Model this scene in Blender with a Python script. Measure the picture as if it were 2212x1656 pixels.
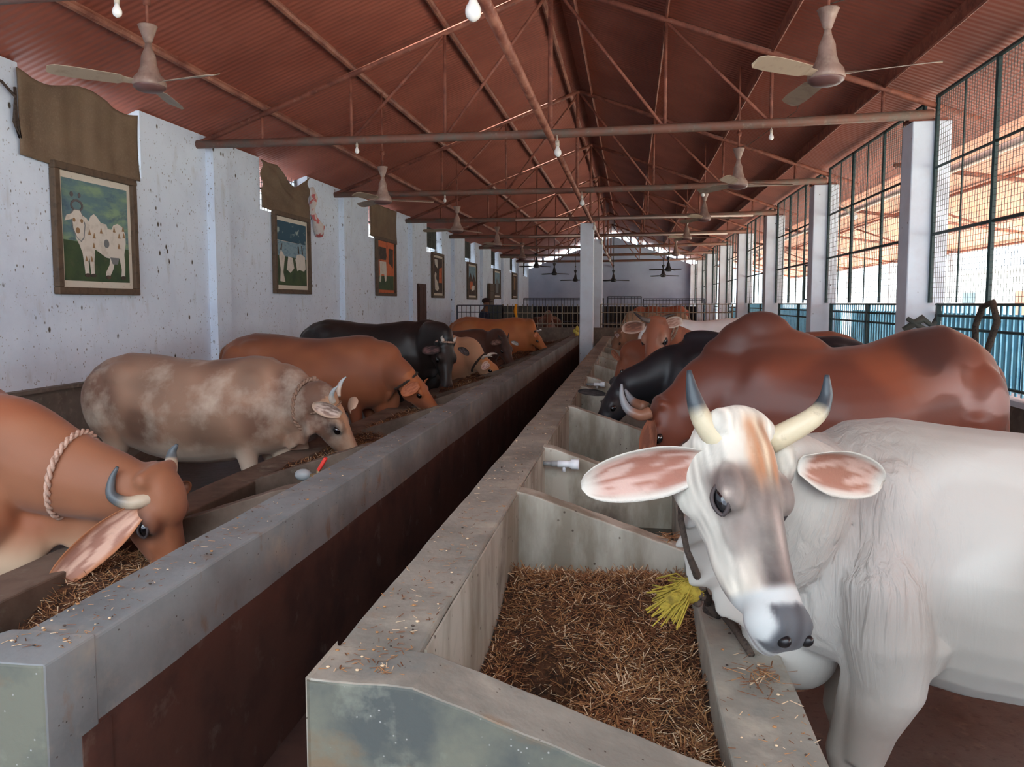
import bpy, bmesh, math, random
import numpy as np
from mathutils import Vector, Matrix, noise as mnoise

for _o in list(bpy.data.objects):
    bpy.data.objects.remove(_o)
SC = bpy.context.scene
COL = SC.collection

# ------------------------------------------------------------------ camera, sky, sun, exposure
cam_d = bpy.data.cameras.new('camera')
cam = bpy.data.objects.new('camera', cam_d)
COL.objects.link(cam)
SC.camera = cam
cam.location = (0, 0, 1.65)
cam.rotation_euler = (math.radians(90 - 4.3), 0, math.radians(8.98))
cam_d.sensor_fit = 'HORIZONTAL'
cam_d.sensor_width = 36.0
cam_d.lens = 36.0 * 1620 / 2212
cam_d.shift_y = -0.02314
cam_d.clip_start = 0.05
cam_d.clip_end = 300

world = bpy.data.worlds.new('sky')
SC.world = world
world.use_nodes = True
wn = world.node_tree
wn.nodes['Background'].inputs[0].default_value = (0.80, 0.92, 1.0, 1)
wn.nodes['Background'].inputs[1].default_value = 1.9

sun_d = bpy.data.lights.new('sun', 'SUN')
sun_d.energy = 13.0
sun_d.angle = math.radians(3)
sun_d.color = (1.0, 0.96, 0.9)
sun = bpy.data.objects.new('sun', sun_d)
COL.objects.link(sun)
sun.rotation_euler = (math.radians(40), math.radians(8), math.radians(105))

SC.view_settings.view_transform = 'Standard'
SC.view_settings.look = 'None'
SC.view_settings.exposure = 1.75
SC.view_settings.gamma = 1.0
SC.view_settings.use_curve_mapping = False
try:
    SC.cycles.max_bounces = 10
    SC.cycles.diffuse_bounces = 6
    SC.cycles.glossy_bounces = 3
    SC.cycles.transmission_bounces = 4
    SC.cycles.transparent_max_bounces = 8
    SC.cycles.sample_clamp_indirect = 6.0
    SC.cycles.use_denoising = True
except Exception:
    pass

RND = random.Random(7)

# ------------------------------------------------------------------ helpers
def lin(c):
    return tuple(((v / 255) / 12.92 if v / 255 <= 0.04045 else ((v / 255 + 0.055) / 1.055) ** 2.4) for v in c)

def mat(name, base, rough=0.8, layers=(), bump=None, metallic=0.0, spec=0.4, attr=None, coat=0.0):
    """layers: (kind, scale, colour, lo, hi, stretch) ; kind noise / speck"""
    m = bpy.data.materials.new(name)
    m.use_nodes = True
    nt = m.node_tree
    b = nt.nodes['Principled BSDF']
    b.inputs['Roughness'].default_value = rough
    b.inputs['Metallic'].default_value = metallic
    b.inputs['Specular IOR Level'].default_value = spec
    b.inputs['Coat Weight'].default_value = coat
    tc = nt.nodes.new('ShaderNodeTexCoord')
    def coords(stretch):
        mp = nt.nodes.new('ShaderNodeMapping')
        mp.inputs['Scale'].default_value = stretch
        nt.links.new(tc.outputs['Object'], mp.inputs['Vector'])
        return mp.outputs[0]
    if attr:
        a = nt.nodes.new('ShaderNodeVertexColor'); a.layer_name = attr
        cur = a.outputs['Color']
    else:
        r = nt.nodes.new('ShaderNodeRGB'); r.outputs[0].default_value = (*lin(base), 1)
        cur = r.outputs[0]
    for L in layers:
        kind, scale, colour, lo, hi = L[:5]
        stretch = L[5] if len(L) > 5 else (1, 1, 1)
        amount = L[6] if len(L) > 6 else 1.0
        if kind == 'noise':
            t = nt.nodes.new('ShaderNodeTexNoise')
            t.inputs['Scale'].default_value = scale
            t.inputs['Detail'].default_value = 6
            t.inputs['Roughness'].default_value = 0.6
            src = t.outputs['Fac']
        else:
            t = nt.nodes.new('ShaderNodeTexVoronoi')
            t.inputs['Scale'].default_value = scale
            src = t.outputs['Distance']
        nt.links.new(coords(stretch), t.inputs['Vector'])
        mr = nt.nodes.new('ShaderNodeMapRange')
        mr.inputs['From Min'].default_value = lo
        mr.inputs['From Max'].default_value = hi
        mr.inputs['To Max'].default_value = amount
        nt.links.new(src, mr.inputs['Value'])
        if kind == 'speck':
            # only some cells carry a speck
            t2 = nt.nodes.new('ShaderNodeTexNoise'); t2.inputs['Scale'].default_value = scale * 0.37
            nt.links.new(coords(stretch), t2.inputs['Vector'])
            m2 = nt.nodes.new('ShaderNodeMapRange')
            m2.inputs['From Min'].default_value = 0.52; m2.inputs['From Max'].default_value = 0.56
            nt.links.new(t2.outputs['Fac'], m2.inputs['Value'])
            mm = nt.nodes.new('ShaderNodeMath'); mm.operation = 'MULTIPLY'
            nt.links.new(mr.outputs[0], mm.inputs[0]); nt.links.new(m2.outputs[0], mm.inputs[1])
            fac = mm.outputs[0]
        else:
            fac = mr.outputs[0]
        mx = nt.nodes.new('ShaderNodeMix'); mx.data_type = 'RGBA'
        mx.inputs['B'].default_value = (*lin(colour), 1)
        nt.links.new(fac, mx.inputs['Factor']); nt.links.new(cur, mx.inputs['A'])
        cur = mx.outputs['Result']
    nt.links.new(cur, b.inputs['Base Color'])
    if bump:
        t = nt.nodes.new('ShaderNodeTexNoise'); t.inputs['Scale'].default_value = bump[0]
        t.inputs['Detail'].default_value = 5
        nt.links.new(coords(bump[2] if len(bump) > 2 else (1, 1, 1)), t.inputs['Vector'])
        bp = nt.nodes.new('ShaderNodeBump'); bp.inputs['Strength'].default_value = bump[1]
        bp.inputs['Distance'].default_value = 0.01
        nt.links.new(t.outputs['Fac'], bp.inputs['Height'])
        nt.links.new(bp.outputs[0], b.inputs['Normal'])
    return m

class MB:
    """collects verts / faces for one mesh object"""
    def __init__(s): s.v = []; s.f = []; s.mi = []; s.cur = 0
    def add(s, vs, fs):
        o = len(s.v); s.v += [tuple(p) for p in vs]; s.f += [[i + o for i in f] for f in fs]; s.mi += [s.cur] * len(fs)
    def box(s, a, b, M=None):
        x0, y0, z0 = a; x1, y1, z1 = b
        vs = [(x0, y0, z0), (x1, y0, z0), (x1, y1, z0), (x0, y1, z0), (x0, y0, z1), (x1, y0, z1), (x1, y1, z1), (x0, y1, z1)]
        if M is not None: vs = [M @ Vector(p) for p in vs]
        s.add(vs, [(0, 3, 2, 1), (4, 5, 6, 7), (0, 1, 5, 4), (1, 2, 6, 5), (2, 3, 7, 6), (3, 0, 4, 7)])
    def tube(s, pts, r, n=8, caps=True, flat=1.0):
        pts = [Vector(p) for p in pts]
        rs = r if isinstance(r, (list, tuple)) else [r] * len(pts)
        ref = None; vs = []
        for i, p in enumerate(pts):
            d = (pts[min(i + 1, len(pts) - 1)] - pts[max(i - 1, 0)]).normalized()
            if ref is None:
                ref = Vector((0, 0, 1)) if abs(d.z) < 0.9 else Vector((1, 0, 0))
            u = (ref - d * ref.dot(d)).normalized(); ref = u
            w = d.cross(u)
            for k in range(n):
                a = 2 * math.pi * k / n
                vs.append(p + u * math.cos(a) * rs[i] * flat + w * math.sin(a) * rs[i])
        fs = []
        for i in range(len(pts) - 1):
            for k in range(n):
                fs.append((i * n + k, i * n + (k + 1) % n, (i + 1) * n + (k + 1) % n, (i + 1) * n + k))
        if caps:
            fs.append(tuple(range(n - 1, -1, -1))); fs.append(tuple(range((len(pts) - 1) * n, len(pts) * n)))
        s.add(vs, fs)
    def lathe(s, prof, c, n=20, axis='z'):
        vs = []; fs = []
        for (r, h) in prof:
            for k in range(n):
                a = 2 * math.pi * k / n
                p = (r * math.cos(a), r * math.sin(a), h) if axis == 'z' else (h, r * math.cos(a), r * math.sin(a))
                vs.append((c[0] + p[0], c[1] + p[1], c[2] + p[2]))
        m = len(prof)
        for i in range(m - 1):
            for k in range(n):
                fs.append((i * n + k, i * n + (k + 1) % n, (i + 1) * n + (k + 1) % n, (i + 1) * n + k))
        fs.append(tuple(range(n - 1, -1, -1))); fs.append(tuple(range((m - 1) * n, m * n)))
        s.add(vs, fs)
    def ell(s, c, r, M=None, nu=12, nv=8):
        vs = [(0, 0, 1)]
        for i in range(1, nv):
            th = math.pi * i / nv
            for k in range(nu):
                a = 2 * math.pi * k / nu
                vs.append((math.sin(th) * math.cos(a), math.sin(th) * math.sin(a), math.cos(th)))
        vs.append((0, 0, -1))
        fs = [(0, 1 + k, 1 + (k + 1) % nu) for k in range(nu)]
        for i in range(nv - 2):
            for k in range(nu):
                a = 1 + i * nu + k; b = 1 + i * nu + (k + 1) % nu
                fs.append((a, a + nu, b + nu, b))
        L = len(vs) - 1; o = 1 + (nv - 2) * nu
        fs += [(L, o + (k + 1) % nu, o + k) for k in range(nu)]
        out = []
        for p in vs:
            q = Vector((p[0] * r[0], p[1] * r[1], p[2] * r[2]))
            if M is not None: q = M @ q
            out.append(Vector(c) + q)
        s.add(out, fs)
    def build(s, name, m, parent=None, smooth=False, bevel=0.0):
        me = bpy.data.meshes.new(name)
        me.from_pydata([tuple(p) for p in s.v], [], s.f)
        ms = m if isinstance(m, (list, tuple)) else [m]
        for x in ms: me.materials.append(x)
        if len(ms) > 1: me.polygons.foreach_set('material_index', s.mi)
        if smooth: me.polygons.foreach_set('use_smooth', [True] * len(me.polygons))
        me.update()
        o = bpy.data.objects.new(name, me); COL.objects.link(o)
        if parent is not None:
            o.parent = parent
            o.matrix_parent_inverse = parent.matrix_basis.inverted()
        if bevel:
            bv = o.modifiers.new('bevel', 'BEVEL'); bv.width = bevel; bv.segments = 2; bv.limit_method = 'ANGLE'
        return o

def tag(o, label, cat, group=None, kind=None):
    if label: o['label'] = label
    if cat: o['category'] = cat
    if group: o['group'] = group
    if kind: o['kind'] = kind
    return o

def empty(name, loc, label=None, cat=None, group=None):
    o = bpy.data.objects.new(name, None); COL.objects.link(o)
    o.location = loc; o.empty_display_size = 0.1
    tag(o, label, cat, group)
    return o

def struct(o):
    o['kind'] = 'structure'; return o

def copy_tree(o, parent=None, kids=None):
    c = o.copy(); COL.objects.link(c)
    if parent is not None: c.parent = parent
    for ch in o.children:
        copy_tree(ch, c)
    return c
ORD = ['nearest', 'second nearest', 'third nearest', 'fourth nearest', 'fifth nearest', 'sixth nearest', 'seventh nearest', 'eighth nearest', 'ninth nearest', 'tenth nearest']

# ------------------------------------------------------------------ materials
M_white = mat('whitewash', (222, 233, 246), 0.9, [
    ('noise', 1.3, (204, 214, 230), 0.45, 0.75), ('noise', 6, (176, 176, 172), 0.58, 0.8, (1, 1, 0.35), 0.6),
    ('speck', 9, (84, 76, 68), 0.17, 0.10, (1, 1, 0.6)), ('speck', 22, (104, 96, 86), 0.20, 0.10, (1, 1, 0.6), 0.9), ('speck', 48, (128, 120, 108), 0.24, 0.12, (1, 1, 0.6), 0.8)], bump=(30, 0.12))
M_pillar = mat('pillar_whitewash', (226, 236, 246), 0.85, [('noise', 3, (214, 218, 226), 0.45, 0.8), ('speck', 9, (90, 90, 92), 0.12, 0.06)], bump=(20, 0.08))
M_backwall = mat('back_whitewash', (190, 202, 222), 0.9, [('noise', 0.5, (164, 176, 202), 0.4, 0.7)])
M_dado = mat('cement_dado', (122, 112, 102), 0.85, [('noise', 3, (92, 82, 74), 0.4, 0.7), ('noise', 14, (146, 134, 122), 0.55, 0.8)], bump=(18, 0.2))
M_conc = mat('trough_cement', (150, 146, 136), 0.82, [
    ('noise', 2.2, (124, 122, 114), 0.42, 0.62), ('noise', 5, (170, 164, 150), 0.52, 0.72), ('noise', 9, (134, 112, 88), 0.6, 0.74, (1, 1, 0.6), 0.75),
    ('noise', 3.3, (108, 116, 116), 0.56, 0.7, (1, 1, 1), 0.7), ('speck', 42, (70, 62, 54), 0.14, 0.08)], bump=(26, 0.25))
M_concL = mat('aisle_wall_cement', (134, 140, 142), 0.8, [
    ('noise', 2.0, (112, 118, 120), 0.42, 0.62), ('noise', 6, (152, 148, 140), 0.55, 0.75), ('noise', 8, (128, 106, 88), 0.60, 0.70, (1, 1, 0.6), 0.8), ('noise', 13, (176, 150, 130), 0.69, 0.71, (1, 0.4, 1), 0.8), ('noise', 1.2, (96, 92, 90), 0.5, 0.7, (1, 1, 1), 0.6),
    ('speck', 46, (64, 58, 52), 0.14, 0.08)], bump=(24, 0.2))
M_lowface = mat('red_brown_low_face', (88, 56, 46), 0.85, [('noise', 3, (66, 42, 36), 0.42, 0.62), ('noise', 7, (110, 92, 82), 0.6, 0.74)], bump=(20, 0.2))
M_front = mat('dark_patchy_cement', (104, 104, 92), 0.8, [('noise', 3.5, (74, 78, 76), 0.42, 0.6), ('noise', 5, (126, 128, 116), 0.56, 0.7), ('noise', 4.2, (112, 92, 70), 0.58, 0.7, (1, 1, 1.6), 0.8), ('speck', 50, (150, 150, 146), 0.14, 0.08)], bump=(22, 0.25))
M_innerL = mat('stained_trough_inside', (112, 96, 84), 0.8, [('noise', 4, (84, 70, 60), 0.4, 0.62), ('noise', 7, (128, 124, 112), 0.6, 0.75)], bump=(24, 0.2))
M_inner = mat('trough_inside', (176, 172, 160), 0.8, [('noise', 5, (132, 124, 110), 0.4, 0.62, (1, 1, 0.3)), ('noise', 2.4, (96, 88, 78), 0.56, 0.72, (1, 1, 0.7)),
    ('speck', 24, (80, 70, 60), 0.15, 0.08)], bump=(24, 0.2))
M_floor = mat('wet_floor', (92, 84, 80), 0.38, [('noise', 2, (72, 60, 54), 0.4, 0.65), ('noise', 9, (124, 108, 96), 0.6, 0.78), ('noise', 30, (58, 48, 42), 0.55, 0.7)], bump=(14, 0.55), spec=0.5)
M_aisle = mat('aisle_floor', (84, 58, 50), 0.8, [('noise', 4, (60, 42, 38), 0.4, 0.65)], bump=(14, 0.3))
M_rust = mat('rusty_paint', (142, 84, 66), 0.65, [('noise', 9, (110, 62, 50), 0.45, 0.62, (1, 1, 1)), ('noise', 22, (176, 130, 110), 0.6, 0.76)], bump=(40, 0.2))
M_rustlight = mat('rusty_pipe', (158, 104, 84), 0.55, [('noise', 8, (118, 66, 52), 0.42, 0.62, (1, 0.5, 1)), ('noise', 24, (186, 146, 126), 0.58, 0.74)], bump=(40, 0.2))
M_dusty = mat('dusty_tie_pipe', (128, 88, 74), 0.6, [('noise', 5, (112, 98, 88), 0.45, 0.62), ('noise', 20, (150, 120, 104), 0.6, 0.76)], bump=(40, 0.2))
M_green = mat('dark_green_paint', (40, 62, 62), 0.5, [('noise', 18, (66, 82, 78), 0.55, 0.75)])
M_wire = mat('grey_wire', (70, 66, 66), 0.5)
M_blue = mat('blue_paint', (132, 204, 232), 0.5, [('noise', 10, (92, 168, 204), 0.5, 0.7)])
M_bluesheet = mat('blue_sheet', (128, 208, 240), 0.5, [('noise', 3, (96, 184, 226), 0.45, 0.7), ('noise', 12, (170, 214, 230), 0.62, 0.75)])
M_iron = mat('dark_iron', (52, 58, 74), 0.5, [('noise', 12, (84, 72, 64), 0.55, 0.75)])
M_beigeiron = mat('dusty_iron', (150, 138, 120), 0.6, [('noise', 12, (96, 90, 84), 0.5, 0.7)])
M_curtain = mat('brown_cloth', (122, 102, 82), 0.95, [('noise', 2.5, (104, 86, 70), 0.4, 0.7), ('noise', 60, (134, 114, 94), 0.5, 0.8)], bump=(120, 0.15))
M_redcloth = mat('red_white_cloth', (206, 196, 188), 0.95, [('noise', 7, (196, 104, 100), 0.52, 0.56)])
M_fan = mat('dusty_fan', (150, 124, 112), 0.45, [('noise', 14, (176, 156, 140), 0.5, 0.75), ('noise', 5, (108, 84, 74), 0.5, 0.7)])
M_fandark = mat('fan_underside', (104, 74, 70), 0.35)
M_blade = mat('fan_blade_paint', (170, 152, 132), 0.45, [('noise', 8, (140, 118, 100), 0.5, 0.7)])
M_darkfan = mat('dark_fan', (52, 50, 52), 0.5)
M_bulb = mat('frosted_bulb', (240, 238, 232), 0.25, spec=0.6)
M_socket = mat('bulb_socket', (196, 184, 168), 0.5)
M_whitepipe = mat('white_conduit', (226, 204, 190), 0.5)
M_frame = mat('picture_frame', (96, 78, 62), 0.7, [('noise', 14, (70, 58, 48), 0.5, 0.7)])
M_mat = mat('picture_mount', (212, 202, 186), 0.9, [('noise', 30, (176, 160, 140), 0.6, 0.75)])
M_grass = mat('painted_grass', (70, 88, 58), 0.8, [('noise', 6, (54, 72, 52), 0.4, 0.65), ('noise', 12, (84, 92, 66), 0.55, 0.75)])
M_paintsky = mat('painted_sky', (98, 126, 130), 0.8, [('noise', 2.5, (132, 158, 128), 0.46, 0.62, (1, 1, 3)), ('noise', 3.5, (70, 92, 116), 0.55, 0.7, (1, 1, 2))])
M_paintsky2 = mat('painted_cloudy_sky', (52, 84, 100), 0.8, [('noise', 7, (176, 190, 180), 0.55, 0.68, (1, 1, 1.3))])
M_paintcow = mat('painted_white_cow', (216, 208, 196), 0.85, [('noise', 12, (190, 180, 166), 0.5, 0.75)])
M_paintline = mat('painted_outline', (96, 92, 92), 0.85)
M_paintbrown = mat('painted_brown', (150, 118, 84), 0.85)
M_paintgrey = mat('painted_grey', (120, 122, 122), 0.85)
M_paintorange = mat('painted_orange', (206, 110, 70), 0.85, [('noise', 8, (160, 84, 60), 0.5, 0.7)])
M_paintdark = mat('painted_dark', (70, 60, 54), 0.85, [('noise', 9, (104, 82, 68), 0.5, 0.7)])
M_paintwater = mat('painted_water', (132, 158, 168), 0.85, [('noise', 14, (98, 128, 144), 0.5, 0.65, (1, 1, 3))])
M_pvc = mat('white_pvc', (226, 232, 238), 0.35, [('noise', 18, (186, 186, 180), 0.6, 0.75)])
M_pvcgrey = mat('grey_pvc', (150, 154, 156), 0.4)
M_redplastic = mat('red_plastic', (212, 60, 50), 0.4)
M_brass = mat('dull_brass', (140, 116, 84), 0.5, metallic=0.4)
M_rope = mat('jute_rope', (150, 122, 104), 0.95, [('noise', 60, (104, 78, 64), 0.5, 0.65)], bump=(160, 0.4))
M_ropepink = mat('cotton_rope', (190, 158, 140), 0.95, [('noise', 60, (150, 116, 98), 0.5, 0.65)], bump=(160, 0.4))
M_ropedark = mat('old_dark_rope', (76, 64, 56), 0.95, [('noise', 50, (46, 38, 34), 0.5, 0.65)], bump=(160, 0.4))
M_yellow = mat('yellow_fibre', (150, 130, 46), 0.9, [('noise', 30, (108, 92, 32), 0.5, 0.7)], bump=(90, 0.6))
M_strawA = mat('straw_gold', (158, 116, 76), 0.8)
M_strawB = mat('straw_brown', (108, 70, 44), 0.85)
M_strawC = mat('straw_pale', (206, 182, 150), 0.8)
M_feed = mat('chaff', (86, 54, 34), 0.95, [('noise', 26, (48, 30, 20), 0.42, 0.6), ('noise', 60, (122, 82, 52), 0.58, 0.72)], bump=(80, 1.0))
M_door = mat('rusty_door', (82, 56, 50), 0.8, [('noise', 7, (58, 42, 40), 0.5, 0.7)])
M_outwhite = mat('lime_building', (236, 236, 232), 0.9)
M_outground = mat('pale_gravel', (206, 200, 188), 0.95, [('noise', 3, (180, 172, 158), 0.45, 0.7)])
M_shutter = mat('brown_shutter', (168, 112, 92), 0.8)
M_greyshutter = mat('grey_shutter', (98, 112, 118), 0.8)
M_leaf = mat('leaves', (74, 128, 72), 0.8, [('noise', 3, (112, 160, 96), 0.45, 0.7)])
M_bark = mat('bark', (92, 72, 56), 0.9)
M_skin = mat('skin', (120, 82, 62), 0.6)
M_shirt = mat('navy_shirt', (44, 48, 66), 0.9)
M_cap = mat('dark_cap', (50, 34, 34), 0.9)
M_trouser = mat('dark_trousers', (46, 44, 46), 0.9)
M_sheetdark = mat('grey_green_sheet', (84, 86, 80), 0.8, [('noise', 5, (66, 68, 64), 0.45, 0.7)])
M_black = mat('dark_brown_fill', (40, 34, 32), 0.9)
M_eye = mat('cow_eye', (16, 15, 18), 0.08, spec=0.8)
M_earth = mat('outer_roof_paint', (176, 116, 88), 0.75, [('noise', 3, (150, 96, 74), 0.45, 0.7)])

def corrugated(name, base, alt, pitch, along='y', rough=0.6):
    m = mat(name, base, rough, [('noise', 1.1, alt, 0.42, 0.66), ('noise', 5, tuple(int(c * 0.86) for c in base), 0.55, 0.75, (3, 0.4, 1), 0.7)])
    nt = m.node_tree; b = nt.nodes['Principled BSDF']
    tc = nt.nodes.new('ShaderNodeTexCoord'); sx = nt.nodes.new('ShaderNodeSeparateXYZ')
    nt.links.new(tc.outputs['Object'], sx.inputs[0])
    mu = nt.nodes.new('ShaderNodeMath'); mu.operation = 'MULTIPLY'; mu.inputs[1].default_value = 2 * math.pi / pitch
    nt.links.new(sx.outputs['Y' if along == 'y' else 'X'], mu.inputs[0])
    sn = nt.nodes.new('ShaderNodeMath'); sn.operation = 'SINE'; nt.links.new(mu.outputs[0], sn.inputs[0])
    bp = nt.nodes.new('ShaderNodeBump'); bp.inputs['Strength'].default_value = 0.30; bp.inputs['Distance'].default_value = 0.010
    nt.links.new(sn.outputs[0], bp.inputs['Height']); nt.links.new(bp.outputs[0], b.inputs['Normal'])
    return m
M_roof = corrugated('red_corrugated_roof', (160, 90, 72), (142, 76, 60), 0.076)
M_canopy = corrugated('canopy_sheet', (196, 128, 98), (176, 110, 84), 0.09)
# ------------------------------------------------------------------ the shed: floor, walls, roof
RX, RZ, SL = -0.85, 5.17, 0.37          # ridge x, roof height at the ridge, slope
def roof_z(x): return RZ - SL * abs(x - RX)
BAY = 4.1
b = MB(); b.box((-5.6, -8, -0.12), (3.3, 37.2, 0.0)); struct(b.build('floor', M_floor))
# strip of aisle floor between the feeding troughs
b = MB(); b.box((-1.27, 1.42, 0.0), (-0.67, 18.6, 0.012)); o = struct(b.build('floor_aisle', M_aisle))

WIN = [(5.61, 7.16), (9.68, 11.2), (13.97, 15.62), (18.16, 19.66), (22.46, 24.0), (26.82, 28.4), (31.1, 32.6), (35.0, 36.4)]
def wall_left():
    b = MB()
    ys = [-3.6]
    for a, c in WIN: ys += [a, c]
    ys.append(37.2)
    xo, xi = -5.35, -5.0
    for i in range(0, len(ys) - 1):
        y0, y1 = ys[i], ys[i + 1]
        if i % 2 == 0: b.box((xo, y0, 0), (xi, y1, 3.62))
        else:
            b.box((xo, y0, 0), (xi, y1, 2.93))
    return struct(b.build('wall_left', M_white))
wall_left()
b = MB(); b.box((-5.0, -8, 0), (-4.93, 17.0, 0.90)); b.box((-5.0, -8, 0.9), (-4.9, 17.0, 0.93)); struct(b.build('trim_1', M_dado))
b = MB(); b.box((-5.0, 18.0, 1.42), (-4.96, 22.2, 1.46)); b.box((-5.0, 22.2, 1.42), (-4.96, 36.9, 1.46)); struct(b.build('trim_2', M_white))
for k in range(9):
    y = BAY * (2.04 + k) if k < 7 else BAY * (2.04 + k)
    if y > 36.5: break
    b = MB(); b.box((-5.0, y, 0), (-4.9, y + 0.30, 3.56)); b.box((-4.9, y + 0.3, 0), (-4.905, y + 0.33, 3.5))
    o = b.build('wall_left_pier', M_white); struct(o)
b = MB(); b.box((-5.0, 17.25, 0.0), (-4.965, 17.95, 2.12)); b.box((-4.965, 17.3, 0.05), (-4.95, 17.6, 2.05)); b.box((-4.965, 17.62, 0.05), (-4.95, 17.9, 2.05))
struct(b.build('door_1', M_door))

# back gable wall with a row of gaps under the roof
b = MB()
x = -5.35
top = lambda xx: roof_z(xx) - 0.30
N = 30
xs = [-5.35 + (8.65) * i / N for i in range(N + 1)] + [RX]
xs = sorted(xs)
for x0, x1 in zip(xs[:-1], xs[1:]):
    v = [(x0, 36.9, 0), (x1, 36.9, 0), (x1, 36.9, top(x1)), (x0, 36.9, top(x0)), (x0, 37.2, 0), (x1, 37.2, 0), (x1, 37.2, top(x1)), (x0, 37.2, top(x0))]
    b.add(v, [(0, 1, 2, 3), (5, 4, 7, 6), (3, 2, 6, 7), (0, 3, 7, 4), (1, 5, 6, 2)])
for xg in (-4.35, -3.75, -3.1, -2.25, -1.75, -1.3, -0.5, -0.1, 0.28, 0.68, 1.02, 1.25, 1.75, 2.1, 2.5, 2.85):
    w = 0.05 if int(xg * 100) % 2 else 0.10
    x0, x1 = xg, xg + w
    v = [(x0, 36.9, top(x0) - 0.02), (x1, 36.9, top(x1) - 0.02), (x1, 36.9, top(x1) + 0.31), (x0, 36.9, top(x0) + 0.31), (x0, 37.2, top(x0) - 0.02), (x1, 37.2, top(x1) - 0.02), (x1, 37.2, top(x1) + 0.31), (x0, 37.2, top(x0) + 0.31)]
    b.add(v, [(0, 1, 2, 3), (5, 4, 7, 6), (3, 2, 6, 7), (0, 3, 7, 4), (1, 5, 6, 2)])
struct(b.build('wall_back', M_backwall))

# unseen wall added behind the camera to block low light, open above
b = MB(); b.box((-5.35, -3.7, 0), (3.75, -3.5, 2.6)); struct(b.build('wall_light_blocker', M_backwall))
# low parapet wall on the open right side
b = MB(); b.box((3.0, -8, 0), (3.22, 36.9, 0.84)); struct(b.build('wall_right', M_dado))
b = MB(); b.box((2.98, -8, 0.84), (3.25, 36.9, 0.885)); struct(b.build('trim_3', M_pillar))

# roof: two corrugated slopes with thickness
def slope(x0, x1, name):
    b = MB(); t = 0.02
    ny = 1
    v = []
    for y in (-1.7, 37.6):  # roof stops just behind the camera so sky light falls inside
        for x in (x0, x1):
            v.append((x, y, roof_z(x))); v.append((x, y, roof_z(x) + t))
    b.add(v, [(0, 2, 6, 4), (1, 5, 7, 3), (0, 1, 3, 2), (4, 6, 7, 5), (0, 4, 5, 1), (2, 3, 7, 6)])
    return struct(b.build(name, M_roof))
slope(-5.7, RX - 0.0, 'ceiling')
slope(RX + 0.0, 3.75, 'ceiling_right_slope')

# purlins under the sheets
PX = [-4.19, -3.12, -2.04, -1.02, -0.66, 0.33, 1.40, 2.48]
PN = ['lowest on the left slope', 'second lowest on the left slope', 'third lowest on the left slope', 'left of the ridge', 'right of the ridge', 'highest but one on the right slope', 'in the middle of the right slope', 'lowest on the right slope']
for x, n in zip(PX, PN):
    b = MB(); z1 = roof_z(x)
    if x < RX: 
        b.tube([(x, -0.5, z1 - 0.045), (x, 37.0, z1 - 0.045)], 0.034, 8)
        b.box((x + 0.0, -0.5, z1 - 0.05), (x + 0.012, 37.0, z1 - 0.004))
    else:
        b.box((x - 0.006, -0.5, z1 - 0.125), (x + 0.006, 37.0, z1 - 0.004))
        b.tube([(x, -0.5, z1 - 0.125), (x, 37.0, z1 - 0.125)], 0.018, 6)
    o = b.build('purlin', M_rustlight if x < RX else M_rust)
    tag(o, 'long rusty purlin under the red roof, ' + n, 'purlin', 'roof purlins')

# trusses
def truss(y, label):
    t = empty('roof_truss', (RX, y, 3.5), label, 'roof truss', 'steel roof trusses')
    rz = lambda x: 5.03 - SL * abs(x - RX)
    b = MB()
    sag = [(-5.0, 3.49), (-3, 3.475), (RX, 3.47), (1.0, 3.49), (2.95, 3.53)]
    b.tube([(x, y, z) for x, z in sag], 0.048, 10); b.build('tie_beam', M_dusty, t, True)
    tz = lambda x: np.interp(x, [s[0] for s in sag], [s[1] for s in sag])
    for x1 in (-5.0, 3.4):
        b = MB(); b.tube([(x1, y, rz(x1)), (RX, y, rz(RX))], 0.032, 8); b.build('rafter', M_rust, t, True)
    b = MB(); b.tube([(RX - 0.03, y, 3.5), (RX - 0.03, y, 5.02)], 0.026, 8); b.build('king_post', M_rust, t, True)
    for x in (-4.19, -3.12, -2.04, 0.33, 1.40, 2.48):
        b = MB(); b.tube([(x, y, tz(x)), (x, y, rz(x))], 0.018, 6); b.build('upright', M_rust, t, True)
    for (xa, xb) in ((RX, -2.04), (-2.04, -3.12), (RX, 0.33), (0.33, 1.40)):
        b = MB(); b.tube([(xa, y, rz(xa) - 0.02), (xb, y, tz(xb))], 0.018, 6); b.build('diagonal', M_rust, t, True)
    return t
for k in range(1, 9):
    truss(BAY * k, 'rusty pipe roof truss spanning the shed, ' + ('cut off at the top of the picture' if k == 1 else ORD[k - 2] + ' of those fully in view'))
b = MB(); b.tube([(-0.86, 4.0, 3.40), (-0.86, 36.8, 3.40)], 0.038, 10)
tag(b.build('ridge_pipe', M_rustlight, None, True), 'long rusty pipe running the length of the shed under the ridge, above the aisle', 'pipe')

# white cable conduits fixed along two tie beams
for (x0, x1, y, lb) in ((-2.5, -1.33, 16.32, 'shorter white conduit on the tie beam left of the nearer aisle pillar'), (-0.68, 2.48, 16.32, 'long white conduit on the tie beam right of the nearer aisle pillar'),
                    (-2.77, -1.15, 20.42, 'white conduit on the tie beam behind, left of the aisle pillars'), (-0.67, 2.47, 20.42, 'white conduit on the tie beam behind, right of the aisle pillars')):
    b = MB(); b.tube([(x0, y, 3.46), (x1, y, 3.47)], 0.022, 8)
    tag(b.build('conduit', M_whitepipe, None, True), lb, 'conduit', 'white conduits on tie beams')

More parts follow.
